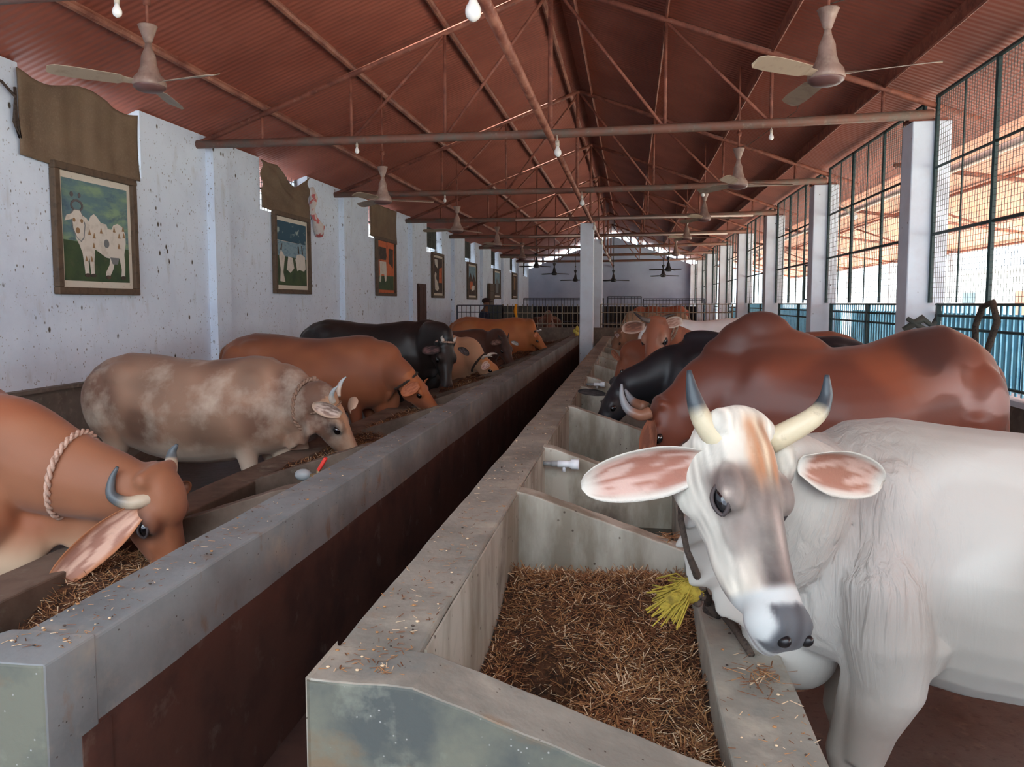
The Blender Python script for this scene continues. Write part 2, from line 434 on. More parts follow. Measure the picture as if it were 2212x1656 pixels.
# pillars
def pillar(x0, x1, y0, y1, z1, label, group):
    b = MB(); b.box((x0, y0, 0), (x1, y1, z1))
    o = b.build('concrete_pillar', M_pillar, bevel=0.012); tag(o, label, 'pillar', group)
    return o
for k in range(-2, 8):
    y = BAY * (2 + k)
    if y > 36: y = 36.55
    pillar(2.77, 3.14, y, y + 0.3, 3.47, 'white concrete pillar on the open right side, ' + (ORD[k] if k >= 0 else ('out of view beside the camera' if k == -1 else 'out of view behind the camera')), 'pillars along the open side')
    # clamp holding the tie beam
    b = MB(); b.box((2.74, y + 0.02, 3.47), (3.1, y + 0.2, 3.5)); b.build('bearing_plate', M_rust)['kind'] = 'structure'
pillar(-1.10, -0.81, 16.40, 16.70, 3.38, 'white concrete pillar standing at the far end of the aisle, nearer of the two', 'aisle pillars')
pillar(-1.06, -0.77, 20.50, 20.80, 3.38, 'white concrete pillar behind the aisle pillar, standing past the low cross wall', 'aisle pillars')

# window openings: mesh grilles and cloth
cloth_labels = {0: 'large brown sackcloth curtain over the high window above the decorated white cow painting',
                1: 'brown cloth with sagging folds hung over the window above the painting with a stormy sky',
                2: 'dark brown cloth hung over the window above the orange painting'}
for i, (y0, y1) in enumerate(WIN):
    b = MB()
    for yy in (y0, y1 - 0.03, (y0 + y1) / 2): b.box((-5.2, yy, 2.93), (-5.17, yy + 0.03, 3.62))
    for zz in (2.93, 3.25, 3.58): b.box((-5.2, y0, zz), (-5.17, y1, zz + 0.03))
    n = int((y1 - y0) / 0.08)
    for k in range(n): b.box((-5.19, y0 + 0.08 * k, 2.95), (-5.182, y0 + 0.08 * k + 0.008, 3.6))
    for k in range(8): b.box((-5.19, y0, 2.95 + 0.08 * k), (-5.182, y1, 2.958 + 0.08 * k))
    o = b.build('window_%d' % (i + 1), M_wire); struct(o)
    if i < 3:
        nx, nz = 40, 20
        b = MB(); v = []
        ya, yb = y0 - (0.02 if i else 0.05), y1 - (0.0 if i != 0 else 0.08)
        for a in range(nx + 1):
            for c in range(nz + 1):
                u, w = a / nx, c / nz
                y = ya + (yb - ya) * u
                ztop = 3.60 - (0.05 * math.sin(u * 9) + 0.03 if i == 0 else (0.22 * math.sin(max(0, (u - 0.3) / 0.7) * math.pi) if i == 1 else 0.0))
                zbot = (2.87 - 0.02 * math.sin(u * 5)) if i == 0 else (2.95 - 0.05 * u)
                if i == 0: zbot -= 0.0
                z = zbot + (ztop - zbot) * w
                xx = -4.965 + 0.009 * math.sin(u * 21 + 2.0 * math.sin(w * 3)) + (0.03 * math.sin((w + u * 0.6) * 16) * w if i == 1 else 0.004 * math.sin(u * 47))
                v.append((xx, y, z))
        f = [(a * (nz + 1) + c, (a + 1) * (nz + 1) + c, (a + 1) * (nz + 1) + c + 1, a * (nz + 1) + c + 1) for a in range(nx) for c in range(nz)]
        b.add(v, f)
        o = b.build('curtain', M_curtain, None, True); tag(o, cloth_labels[i], 'curtain')
        sd = o.modifiers.new('thick', 'SOLIDIFY'); sd.thickness = 0.008
    else:
        b = MB(); b.box((-5.16, y0 + 0.02, 3.08), (-5.13, y1 - 0.12, 3.6)); b.box((-5.13, y0 + 0.02, 3.3), (-5.12, y1 - 0.12, 3.32))
        for k in range(12): b.box((-5.13, y0 + 0.05 + k * 0.11, 3.08), (-5.12, y0 + 0.06 + k * 0.11, 3.6))
        tag(b.build('window_board', M_sheetdark), 'weathered grey board leaning in the high window, ' + ORD[i - 3] + ' beyond the curtained windows', 'board', 'boards in the far windows')
# cloth twist hanging beside the second curtain
b = MB()
pts = [(-4.95, 11.24, 3.45), (-4.93, 11.3, 3.3), (-4.94, 11.22, 3.1), (-4.93, 11.33, 2.98), (-4.93, 11.45, 2.85), (-4.94, 11.5, 2.72)]
b.tube(pts, [0.04, 0.06, 0.045, 0.04, 0.10, 0.06], 10)
tag(b.build('rag', M_redcloth, None, True), 'twisted red and white rag hanging from a knot beside the second brown curtain', 'cloth')
b = MB(); b.tube([(-4.98, 5.1, 3.42), (-4.96, 5.4, 3.41), (-4.95, 5.52, 3.32), (-4.955, 5.5, 3.12), (-4.96, 5.56, 3.0), (-4.96, 5.53, 3.2), (-4.96, 5.53, 3.4)], 0.012, 6)
tag(b.build('cable', M_ropedark, None, True), 'loop of dark cable hanging on the wall left of the large sackcloth curtain', 'cable')

# ------------------------------------------------------------------ paintings on the left wall
def slab(b, poly, x0, x1):
    n = len(poly)
    b.add([(x1, y, z) for y, z in poly] + [(x0, y, z) for y, z in poly], [tuple(range(n)), tuple(range(2 * n - 1, n - 1, -1))] + [(i, i + n, (i + 1) % n + n, (i + 1) % n) for i in range(n)])
def painting(y0, y1, z0, z1, label, style):
    t = empty('painting', (-5, (y0 + y1) / 2, z0), label, 'painting', 'paintings on the left wall')
    fw, mw = 0.065, 0.05
    X = -4.995
    b = MB()
    b.box((X, y0, z0), (X + 0.06, y1, z0 + fw)); b.box((X, y0, z1 - fw), (X + 0.06, y1, z1)); b.box((X, y0, z0 + fw), (X + 0.06, y0 + fw, z1 - fw)); b.box((X, y1 - fw, z0 + fw), (X + 0.06, y1, z1 - fw))
    b.build('frame', M_frame, t, bevel=0.008)
    a0, a1, c0, c1 = y0 + fw, y1 - fw, z0 + fw, z1 - fw
    b = MB(); b.box((X, a0, c0), (X + 0.02, a1, c1)); mount = b.build('mount', M_paintorange if style == 'orange' else M_mat, t)
    a0 += mw; a1 -= mw; c0 += mw * 1.2; c1 -= mw * 1.2
    H = c1 - c0; W = a1 - a0
    P = lambda u, v: (a0 + W * u, c0 + H * v)
    def paint(name, polys, m, dx):
        b = MB()
        for p in polys: slab(b, [P(*q) for q in p], X + 0.02, X + 0.024 + dx)
        o = b.build(name, m); o.parent = mount; return o
    def blob(cu, cv, ru, rv, n=14, rot=0):
        return [(cu + ru * math.cos(2 * math.pi * k / n + rot), cv + rv * math.sin(2 * math.pi * k / n + rot)) for k in range(n)]
    if style == 'cow':
        paint('painted_sky', [[(0, 0.40), (1, 0.36), (1, 1), (0, 1)]], M_paintsky, 0)
        paint('painted_grass', [[(0, 0), (1, 0), (1, 0.36), (0, 0.40)]], M_grass, 0)
        body = [(0.22, 0.60), (0.18, 0.52), (0.17, 0.43), (0.22, 0.36), (0.26, 0.28), (0.28, 0.16), (0.29, 0.07), (0.35, 0.07), (0.34, 0.2), (0.36, 0.24), (0.37, 0.14), (0.38, 0.07), (0.43, 0.07), (0.43, 0.2), (0.45, 0.33),
                (0.52, 0.30), (0.62, 0.255), (0.68, 0.25), (0.67, 0.18), (0.61, 0.10), (0.61, 0.06), (0.67, 0.06), (0.73, 0.14), (0.76, 0.24), (0.84, 0.25), (0.87, 0.14), (0.86, 0.06), (0.92, 0.06), (0.93, 0.2), (0.92, 0.3), (0.95, 0.42), (0.95, 0.52),
                (0.90, 0.60), (0.82, 0.625), (0.75, 0.60), (0.72, 0.555), (0.66, 0.555), (0.64, 0.60), (0.55, 0.61), (0.50, 0.66), (0.45, 0.69), (0.40, 0.66), (0.36, 0.60)]
        paint('painted_cow', [body], M_paintcow, 0.002)
        head = [(0.13, 0.60), (0.14, 0.52), (0.19, 0.43), (0.24, 0.40), (0.28, 0.44), (0.30, 0.56), (0.28, 0.64), (0.24, 0.70), (0.16, 0.70), (0.12, 0.66)]
        paint('painted_outline', [[(0.20 + (u - 0.20) * 1.16, 0.55 + (v - 0.55) * 1.07) for u, v in head]], M_paintgrey, 0.003)
        paint('painted_head', [head, [(0.02, 0.58), (0.05, 0.64), (0.12, 0.66), (0.13, 0.61)], [(0.38, 0.56), (0.34, 0.63), (0.28, 0.655), (0.29, 0.60)]], M_paintcow, 0.004)
        def arc(cu, cv, ru, rv, w, a0_, a1_):
            o_ = []; i_ = []
            for k in range(13):
                a = a0_ + (a1_ - a0_) * k / 12
                o_.append((cu + ru * math.cos(a), cv + rv * math.sin(a))); i_.append((cu + (ru - w) * math.cos(a), cv + (rv - w) * math.sin(a)))
            return [[o_[k], o_[k + 1], i_[k + 1], i_[k]] for k in range(12)]
        paint('painted_horns', arc(0.2, 0.745, 0.09, 0.062, 0.022, -0.95, math.pi + 0.95) + [blob(0.13, 0.85, 0.022, 0.025), blob(0.24, 0.85, 0.018, 0.025)], M_paintline, 0.006)
        paint('painted_pattern', [blob(0.15, 0.60, 0.02, 0.02), blob(0.26, 0.60, 0.02, 0.02), blob(0.20, 0.50, 0.03, 0.03)] +
              [[(u - 0.02, v), (u + 0.02, v), (u, v + 0.055)] for u, v in ((0.37, 0.47), (0.44, 0.44), (0.43, 0.34), (0.55, 0.50), (0.76, 0.53), (0.84, 0.47), (0.92, 0.48), (0.83, 0.36), (0.91, 0.55), (0.31, 0.2), (0.39, 0.2))], M_paintbrown, 0.006)
        paint('painted_rosette', [blob(0.63, 0.40, 0.04, 0.045)], M_paintgrey, 0.006)
        paint('painted_hoof', [blob(0.32, 0.06, 0.04, 0.02), blob(0.41, 0.06, 0.04, 0.02), blob(0.64, 0.05, 0.04, 0.02), blob(0.89, 0.05, 0.04, 0.02)], M_paintdark, 0.006)
        paint('painted_udder', [[(0.68, 0.26), (0.83, 0.26), (0.8, 0.19), (0.72, 0.19)]], M_paintgrey, 0.004)
    elif style == 'storm':
        paint('painted_sky', [[(0, 0.70), (1, 0.68), (1, 1), (0, 1)]], M_paintsky2, 0)
        paint('painted_water', [[(0, 0.46), (1, 0.44), (1, 0.68), (0, 0.69)]], M_paintwater, 0)
        paint('painted_grass', [[(0, 0), (1, 0), (1, 0.44), (0, 0.46)]], M_grass, 0)
        paint('painted_cow', [[(0.08, 0.06), (0.24, 0.05), (0.18, 0.2), (0.24, 0.45), (0.12, 0.55), (0.06, 0.45), (0.1, 0.25)], [(0.3, 0.25), (0.42, 0.2), (0.55, 0.28), (0.5, 0.44), (0.36, 0.46)],
                              [(0.66, 0.24), (0.74, 0.26), (0.9, 0.24), (0.96, 0.28), (0.94, 0.48), (0.8, 0.52), (0.66, 0.5), (0.6, 0.42)]], M_paintcow, 0.003)
        paint('painted_horns', [[(0.7, 0.52), (0.74, 0.52), (0.72, 0.64), (0.69, 0.64)], [(0.84, 0.52), (0.87, 0.52), (0.84, 0.66), (0.82, 0.66)], [(0.1, 0.55), (0.14, 0.55), (0.16, 0.66)]], M_paintdark, 0.005)
    elif style == 'orange':
        paint('painted_ground', [[(0, 0), (1, 0), (1, 0.32), (0, 0.30)]], M_grass, 0)
        paint('painted_wall', [[(0, 0.30), (1, 0.32), (1, 1), (0, 1)]], M_paintorange, 0)
        paint('painted_arch', [[(0.04, 0.66), (0.5, 0.66), (0.54, 0.75), (0.5, 0.93), (0.06, 0.93), (0.0, 0.8)], [(0.68, 0.6), (0.95, 0.5), (0.97, 0.93), (0.68, 0.93)]], M_paintdark, 0.002)
        paint('painted_cow', [[(0.1, 0.62), (0.5, 0.62), (0.52, 0.4), (0.5, 0.2), (0.42, 0.18), (0.38, 0.34), (0.2, 0.34), (0.16, 0.16), (0.08, 0.18), (0.12, 0.4)]], M_paintcow, 0.004)
    else:
        cols = {'a': (M_paintdark, M_paintcow, M_paintorange), 'b': (M_paintwater, M_paintdark, M_paintorange), 'c': (M_paintwater, M_paintdark, M_paintgrey), 'd': (M_paintdark, M_paintbrown, M_grass)}[style]
        paint('painted_ground', [[(0, 0), (1, 0), (1, 1), (0, 1)]], cols[0], 0)
        if style == 'a':
            paint('painted_figure', [[(0.2, 0.1), (0.45, 0.06), (0.6, 0.12), (0.5, 0.3), (0.3, 0.42), (0.35, 0.55), (0.22, 0.6), (0.15, 0.5)], [(0.2, 0.8), (0.5, 0.7), (0.45, 0.95), (0.15, 0.95)]], cols[1], 0.003)
            paint('painted_tree', [[(0.6, 0.3), (0.95, 0.3), (0.95, 0.75), (0.65, 0.7)]], cols[2], 0.002)
        elif style == 'b':
            paint('painted_ground', [[(0, 0), (1, 0), (1, 0.5), (0.7, 0.75), (0.55, 0.55), (0.3, 0.78), (0.1, 0.6), (0, 0.62)]], cols[1], 0.002)
            paint('painted_figure', [[(0.3, 0.2), (0.7, 0.22), (0.6, 0.42), (0.5, 0.5), (0.25, 0.48), (0.2, 0.35)]], cols[2], 0.004)
            paint('painted_cow', [[(0.45, 0.16), (0.8, 0.2), (0.85, 0.34), (0.6, 0.36), (0.42, 0.28)]], M_paintcow, 0.005)
        elif style == 'c':
            paint('painted_ground', [[(0, 0), (1, 0), (1, 0.55), (0, 0.5)]], cols[1], 0.002)
            paint('painted_figure', [[(0.3, 0.1), (0.75, 0.12), (0.8, 0.6), (0.5, 0.75), (0.3, 0.55)]], cols[2], 0.004)
        else:
            paint('painted_figure', [[(0.3, 0.3), (0.7, 0.3), (0.75, 0.9), (0.3, 0.95)]], cols[1], 0.003)
painting(5.89, 6.99, 1.73, 2.89, 'framed painting of a decorated white cow standing on grass under a green-blue sky', 'cow')
painting(9.97, 11.17, 1.79, 2.96, 'framed painting of white cattle by water under a dark cloudy sky', 'storm')
painting(14.28, 15.51, 1.80, 2.97, 'framed painting of a white cow before orange walls and a dark arch', 'orange')
painting(18.5, 19.67, 1.79, 2.95, 'framed dark painting with a pale figure, just beyond the brown door', 'a')
painting(22.66, 24.05, 1.77, 2.93, 'framed painting with dark hills, orange figure and blue sky, second beyond the door', 'b')
painting(27.15, 28.5, 1.82, 2.92, 'narrow-looking dark painting behind the leaning ladder', 'c')
painting(31.5, 32.8, 1.84, 2.96, 'farthest painting on the left wall, dark with a pale patch', 'd')
b = MB()
for yy in (25.9, 26.75): b.tube([(-4.85, yy, 0), (-4.93, yy + (0.15 if yy < 26 else -0.05), 2.35)], 0.03, 6)
for k in range(7): b.tube([(-4.87, 26.0, 0.4 + 0.28 * k), (-4.87, 26.72, 0.4 + 0.28 * k)], 0.015, 6)
b.box((-4.97, 26.02, 1.5), (-4.88, 26.72, 2.35))
tag(b.build('ladder_rack', M_frame), 'dark leaning wooden rack against the far left wall beyond the man', 'rack')

# ------------------------------------------------------------------ feeding troughs
ZT, ZL = 0.85, 0.62
DIV = [1.455, 3.11, 4.12, 5.80, 7.25, 8.25, 9.90, 11.40, 12.40, 14.0, 15.5, 16.5, 18.45]
def wobble(o, amp, seed):
    bm = bmesh.new(); bm.from_mesh(o.data)
    for v in bm.verts:
        n = mnoise.noise_vector(Vector(v.co) * 3.1 + Vector((seed, 0, 0)))
        v.co += Vector((n.x, 0, n.z)) * amp
    bm.to_mesh(o.data); bm.free()
def long_box(b, x0, x1, y0, y1, z0, z1, step=0.16, zs=3, xs=2):
    """box split along y so its edges can waver"""
    ny = max(1, int((y1 - y0) / step)); 
    ring = []
    for i in range(xs + 1): ring.append((x0 + (x1 - x0) * i / xs, z0))
    for i in range(1, zs + 1): ring.append((x1, z0 + (z1 - z0) * i / zs))
    for i in range(1, xs + 1): ring.append((x1 - (x1 - x0) * i / xs, z1))
    for i in range(1, zs): ring.append((x0, z1 - (z1 - z0) * i / zs))
    n = len(ring); v = []
    for j in range(ny + 1):
        y = y0 + (y1 - y0) * j / ny
        v += [(x, y, z) for x, z in ring]
    f = [(j * n + k, (j + 1) * n + k, (j + 1) * n + (k + 1) % n, j * n + (k + 1) % n) for j in range(ny) for k in range(n)]
    f += [tuple(range(n)), tuple(range((ny + 1) * n - 1, ny * n - 1, -1))]
    b.add(v, f)
def darken_front(o):  # front end faces get a darker, patchy cement colour
    o.data.materials.append(M_front)
    for p in o.data.polygons:
        if abs(p.normal.y) > 0.9 and p.center.y < 1.5: p.material_index = 1
def redbrown_low_face(o, sgn):  # lower faces towards the aisle get a darker red-brown
    o.data.materials.append(M_lowface)
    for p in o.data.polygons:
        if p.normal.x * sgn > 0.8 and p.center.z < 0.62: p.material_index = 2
def trough(side):
    if side == 'right':
        xw0, xw1, xl0, xl1 = -0.67, -0.47, 0.235, 0.45; m = M_conc; lab = 'long grey cement feeding trough to the right of the dark aisle, divided into pens'
    else:
        xw0, xw1, xl0, xl1 = -1.46, -1.27, -2.37, -2.15; m = M_concL; lab = 'long grey cement feeding trough to the left of the dark aisle, divided into pens'
    t = empty('feeding_trough', ((xw0 + xw1) / 2, 1.45, 0), lab, 'trough', 'feeding troughs')
    y0, y1 = (1.455 if side == 'right' else 1.42), 18.6
    b = MB(); long_box(b, xw0, xw1, y0, y1, 0.0, ZT, zs=4); o = b.build('aisle_wall', m, t, False, 0.008); wobble(o, 0.006, 3); darken_front(o); redbrown_low_face(o, 1 if side == 'left' else -1)
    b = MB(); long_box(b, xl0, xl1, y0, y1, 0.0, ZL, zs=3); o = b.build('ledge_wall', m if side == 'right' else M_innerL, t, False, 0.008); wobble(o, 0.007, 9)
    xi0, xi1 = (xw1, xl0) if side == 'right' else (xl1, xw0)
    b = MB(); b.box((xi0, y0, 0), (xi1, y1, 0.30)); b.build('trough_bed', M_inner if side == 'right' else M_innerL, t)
    dv = DIV if side == 'right' else [d - 0.10 if i else 1.42 for i, d in enumerate(DIV)]
    for i, y in enumerate(dv):
        th = 0.165 if i == 0 else 0.10
        if side == 'right': xa, xb = xw1 - 0.005, xl0 + 0.02
        else: xa, xb = xw0 + 0.005, xl1 - 0.02
        uf = 0.04
        if i == 0:
            xa = xw0 - 0.001 if side == 'right' else xw1 + 0.001; uf = (abs(xw1 - xw0) + 0.03) / abs(xb - xa); y -= 0.004
        b = MB(); n = 16; v = []
        for j in range(n + 1):
            u = j / n; x = xa + (xb - xa) * u
            z = ZT - (ZT - ZL) * max(0.0, (u - uf) / (1 - uf)) + 0.0015 * math.sin(j * 2.1 + y) + (0.003 if i == 0 else 0)
            v += [(x, y, 0.0), (x, y + th, 0.0), (x, y + th, z), (x, y, z)]
        f = []
        for j in range(n):
            for k in range(4):
                q = (j * 4 + k, j * 4 + (k + 1) % 4, (j + 1) * 4 + (k + 1) % 4, (j + 1) * 4 + k)
                f.append(q if side == 'left' else q[::-1])
        f += [(3, 2, 1, 0), (n * 4, n * 4 + 1, n * 4 + 2, n * 4 + 3)]
        b.add(v, f)
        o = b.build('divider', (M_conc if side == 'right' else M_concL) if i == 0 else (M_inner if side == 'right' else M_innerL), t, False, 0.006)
        if i == 0:
            darken_front(o)
            if side == 'left':
                # the low part of the end cheek facing the aisle is dark red-brown like the wall behind it
                g2 = MB(); g2.box((xw1 + 0.001, y0 + 0.10, 0.0), (xw1 + 0.004, y0 + 0.2, 0.63)); g2.build('low_face_strip', M_lowface, t)
    # pale render on the inner face of the aisle wall
    b = MB()
    xx = (xw1, xw1 + 0.006) if side == 'right' else (xw0 - 0.006, xw0)
    b.box((xx[0], y0 + 0.2, 0.3), (xx[1], y1 - 0.1, ZT - 0.012)); b.build('inner_render', M_inner if side == 'right' else M_innerL, t)
    return t
trough('right'); trough('left')

def scatter_straw(b, pts_fn, n, lmin, lmax, w, tilt, rnd):
    for _ in range(n):
        p = pts_fn(rnd)
        if p is None: continue
        L = rnd.uniform(lmin, lmax); a = rnd.uniform(0, math.pi * 2); e = rnd.uniform(-tilt * 0.3, tilt)
        d = Vector((math.cos(a) * math.cos(e), math.sin(a) * math.cos(e), math.sin(e)))
        s = d.cross(Vector((0, 0, 1))).normalized() * w * rnd.uniform(0.6, 1.4) * 0.5
        u = s.cross(d).normalized() * w * 0.35
        q0 = Vector(p); q1 = q0 + d * L
        b.cur = rnd.choice((0, 0, 0, 1, 1, 1, 1, 2))
        b.add([q0 - s, q0 + s, q0 + u, q1 - s, q1 + s, q1 + u], [(0, 1, 4, 3), (1, 2, 5, 4), (2, 0, 3, 5), (0, 2, 1), (3, 4, 5)])
def feed(x0, x1, y0, y1, zb, label, seed, dens, L=1.0, hole=None, hfun=None):
    rnd = random.Random(seed)
    def h(x, y):
        n = mnoise.noise(Vector((x * 4 + seed, y * 4, 0))) * 0.05 + mnoise.noise(Vector((x * 14 + seed, y * 14, 3))) * 0.014
        z = zb + n
        if hfun: z += hfun(x, y)
        if hole:
            d = math.hypot((x - hole[0]) / hole[2], (y - hole[1]) / hole[3])
            z -= hole[4] * math.exp(-d * d * 1.6)
        return z
    t = empty('feed_heap', ((x0 + x1) / 2, (y0 + y1) / 2, 0.3), label, 'feed')
    t['kind'] = 'stuff'
    b = MB(); nx, ny = max(8, int((x1 - x0) / 0.02)), max(8, int((y1 - y0) / 0.025))
    if dens < 2500: nx, ny = nx // 2, ny // 3
    v = []
    for i in range(nx + 1):
        for j in range(ny + 1):
            x = x0 + (x1 - x0) * i / nx; y = y0 + (y1 - y0) * j / ny
            v.append((x, y, h(x, y) + rnd.uniform(-0.004, 0.004)))
    f = [(i * (ny + 1) + j, (i + 1) * (ny + 1) + j, (i + 1) * (ny + 1) + j + 1, i * (ny + 1) + j + 1) for i in range(nx) for j in range(ny)]
    b.add(v, f); b.build('chaff', M_feed, t, True)['kind'] = 'stuff'
    b = MB()
    def pf(r):
        x = r.uniform(x0 + 0.01, x1 - 0.01); y = r.uniform(y0 + 0.01, y1 - 0.01)
        if hole:
            d = math.hypot((x - hole[0]) / hole[2], (y - hole[1]) / hole[3])
            if r.random() < math.exp(-d * d * 1.5) * 0.75: return None
        return (x, y, h(x, y) + r.uniform(-0.004, 0.012))
    scatter_straw(b, pf, dens, 0.018 * L, 0.055 * L, 0.0028 * L, 0.7, rnd)
    b.build('straw', [M_strawA, M_strawB, M_strawC], t)['kind'] = 'stuff'
    return t
def near_h(x, y):
    return 0.05 * math.exp(-((y - 1.66) / 0.10) ** 2) * 1.0 + 0.07 * math.exp(-((y - 2.85) / 0.18) ** 2)
feed(-0.46, 0.235, 1.62, 3.11, 0.50, 'brown straw feed heaped in the nearest pen of the right trough, hollowed by eating', 3, 15000, hole=(-0.26, 2.25, 0.17, 0.30, 0.24), hfun=near_h)
feed(-0.46, 0.235, 4.22, 5.80, 0.40, 'low dark feed in the right trough pen under the brown bull', 5, 3000)
feed(-0.46, 0.235, 5.90, 7.25, 0.42, 'low dark feed in the right trough pen under the black cow', 6, 1800)
feed(-0.46, 0.235, 8.35, 9.90, 0.45, 'feed in the right trough before the brown cow looking at the camera', 7, 900)
feed(-2.15, -1.46, 1.55, 3.01, 0.47, 'straw feed in the nearest pen of the left trough beneath the orange cow', 8, 7000, hole=(-2.0, 2.05, 0.14, 0.2, 0.14), hfun=lambda x, y: 0.12 * math.exp(-((y - 2.7) / 0.4) ** 2))
feed(-2.15, -1.46, 4.12, 5.70, 0.60, 'dark feed in the left trough pen where the fawn cow eats', 9, 3000)
feed(-2.15, -1.46, 5.80, 7.15, 0.62, 'dark feed in the left trough pen where the orange-brown cow eats', 10, 2600)
feed(-2.15, -1.46, 8.25, 9.80, 0.66, 'dark feed heap in the left trough below the black cow', 11, 2000)
feed(-2.15, -1.46, 9.90, 11.3, 0.68, 'dark feed heap in the left trough below the cream cow', 12, 1500)
feed(-2.15, -1.46, 12.4, 18.4, 0.70, 'farthest dark feed heaped in the left trough', 13, 2500)
# water in the narrow pens
M_water = mat('drinking_water', (40, 36, 30), 0.06, spec=0.6)
for side, x0, x1, yy, lb in (('r', -0.46, 0.235, 3.21, 'dark drinking water in the narrow right pen with the white tap'), ('r', -0.46, 0.235, 7.35, 'dark drinking water in the farther narrow right pen'), ('l', -2.15, -1.46, 3.11, 'dark drinking water in the narrow left pen under the red-handled tap')):
    b = MB(); b.box((x0, yy, 0.30), (x1, yy + 0.9, 0.42)); tag(b.build('drinking_water', M_water), lb, 'water', kind='stuff')

# crumbs of straw and husk on the trough tops
def crumbs(x0, x1, y0, y1, z, n, label, seed, ny=1.0):
    rnd = random.Random(seed); b = MB()
    def pf(r):
        y = y0 + (y1 - y0) * r.random() ** 1.8
        return (r.uniform(x0, x1), y, z + 0.001)
    scatter_straw(b, pf, n, 0.005, 0.024, 0.0022, 0.05, rnd)
    for _ in range(n // 5):
        p = pf(rnd); b.cur = rnd.choice((0, 2, 3)); s = rnd.uniform(0.002, 0.006)
        b.ell((p[0], p[1], p[2]), (s, s * 0.8, s * 0.5), None, 6, 4)
    tag(b.build('straw_crumbs', [M_strawA, M_strawB, M_strawC, M_ropedark]), label, 'straw', kind='stuff')
crumbs(-0.66, -0.48, 1.5, 14, ZT + 0.004, 620, 'straw crumbs scattered on top of the right trough wall beside the aisle', 21)
crumbs(-1.45, -1.29, 1.5, 16, ZT + 0.004, 560, 'straw crumbs scattered on top of the left trough wall beside the aisle', 22)
crumbs(0.25, 0.44, 1.6, 3.5, ZL + 0.004, 130, 'straw crumbs scattered on the low ledge in front of the white cow', 23)
def clump(c, n, label, seed, r=0.05):
    rnd = random.Random(seed); b = MB()
    scatter_straw(b, lambda q: (c[0] + q.gauss(0, r * 0.6), c[1] + q.gauss(0, r), c[2] + q.uniform(0, 0.015)), n, 0.02, 0.06, 0.003, 0.3, rnd)
    tag(b.build('straw_wisp', [M_strawA, M_strawB, M_strawC]), label, 'straw', kind='stuff')
clump((0.36, 2.05, ZL + 0.008), 70, 'small wisp of straw lying on the low ledge in front of the white cow', 31)
clump((0.17, 3.16, 0.66), 46, 'small tuft of straw caught at the top of the divider behind the yellow fibre', 32, 0.03)

# ------------------------------------------------------------------ taps
def tap(x, y, z, sgn, label, red=False):
    t = empty('water_tap', (x, y, z), label, 'tap', 'water taps in the troughs')
    b = MB()
    if not red:
        b.tube([(x, y, z), (x + sgn * 0.05, y, z)], 0.012, 10); b.build('pipe_stub', M_pvcgrey, t, True)
        b = MB(); b.lathe([(0.014, 0), (0.017, 0.001), (0.017, 0.05), (0.014, 0.052), (0.014, 0.06)], (x + sgn * 0.05, y, z), 14, 'x'); b.build('coupling', M_pvcgrey, t, True)
        b = MB(); b.lathe([(0.019, 0), (0.019, 0.05), (0.017, 0.055), (0.021, 0.07), (0.028, 0.075), (0.028, 0.115), (0.022, 0.116)], (x + sgn * 0.085, y, z), 16, 'x'); b.tube([(x + 0.12, y, z), (x + 0.12, y, z - 0.042)], 0.010, 10); b.build('valve_body', M_pvc, t, True)
    else:
        b.tube([(x, y, z), (x + sgn * 0.10, y, z + 0.0)], 0.014, 10); b.tube([(x + sgn * 0.05, y, z), (x + sgn * 0.05, y, z + 0.035)], 0.012, 8); b.build('valve_body', M_brass, t, True)
        b = MB(); b.ell((x + sgn * 0.13, y, z + 0.005), (0.045, 0.03, 0.03)); b.build('float_ball', M_pvcgrey, t, True)
        b = MB(); b.box((-0.008, -0.012, 0), (0.008, 0.012, 0.075), Matrix.Translation((x + sgn * 0.05, y, z + 0.03)) @ Matrix.Rotation(math.radians(32), 4, 'Y')); b.build('handle', M_redplastic, t, bevel=0.003)
tap(-0.47, 4.06 - 0.02, 0.775, 1, 'white plastic tap in the nearer narrow pen of the right trough')
tap(-0.47, 8.12, 0.775, 1, 'small white plastic tap farther along the right trough beside the black cow')
tap(-1.46, 3.45, 0.80, -1, 'brass tap with a red lever handle in the left trough', True)
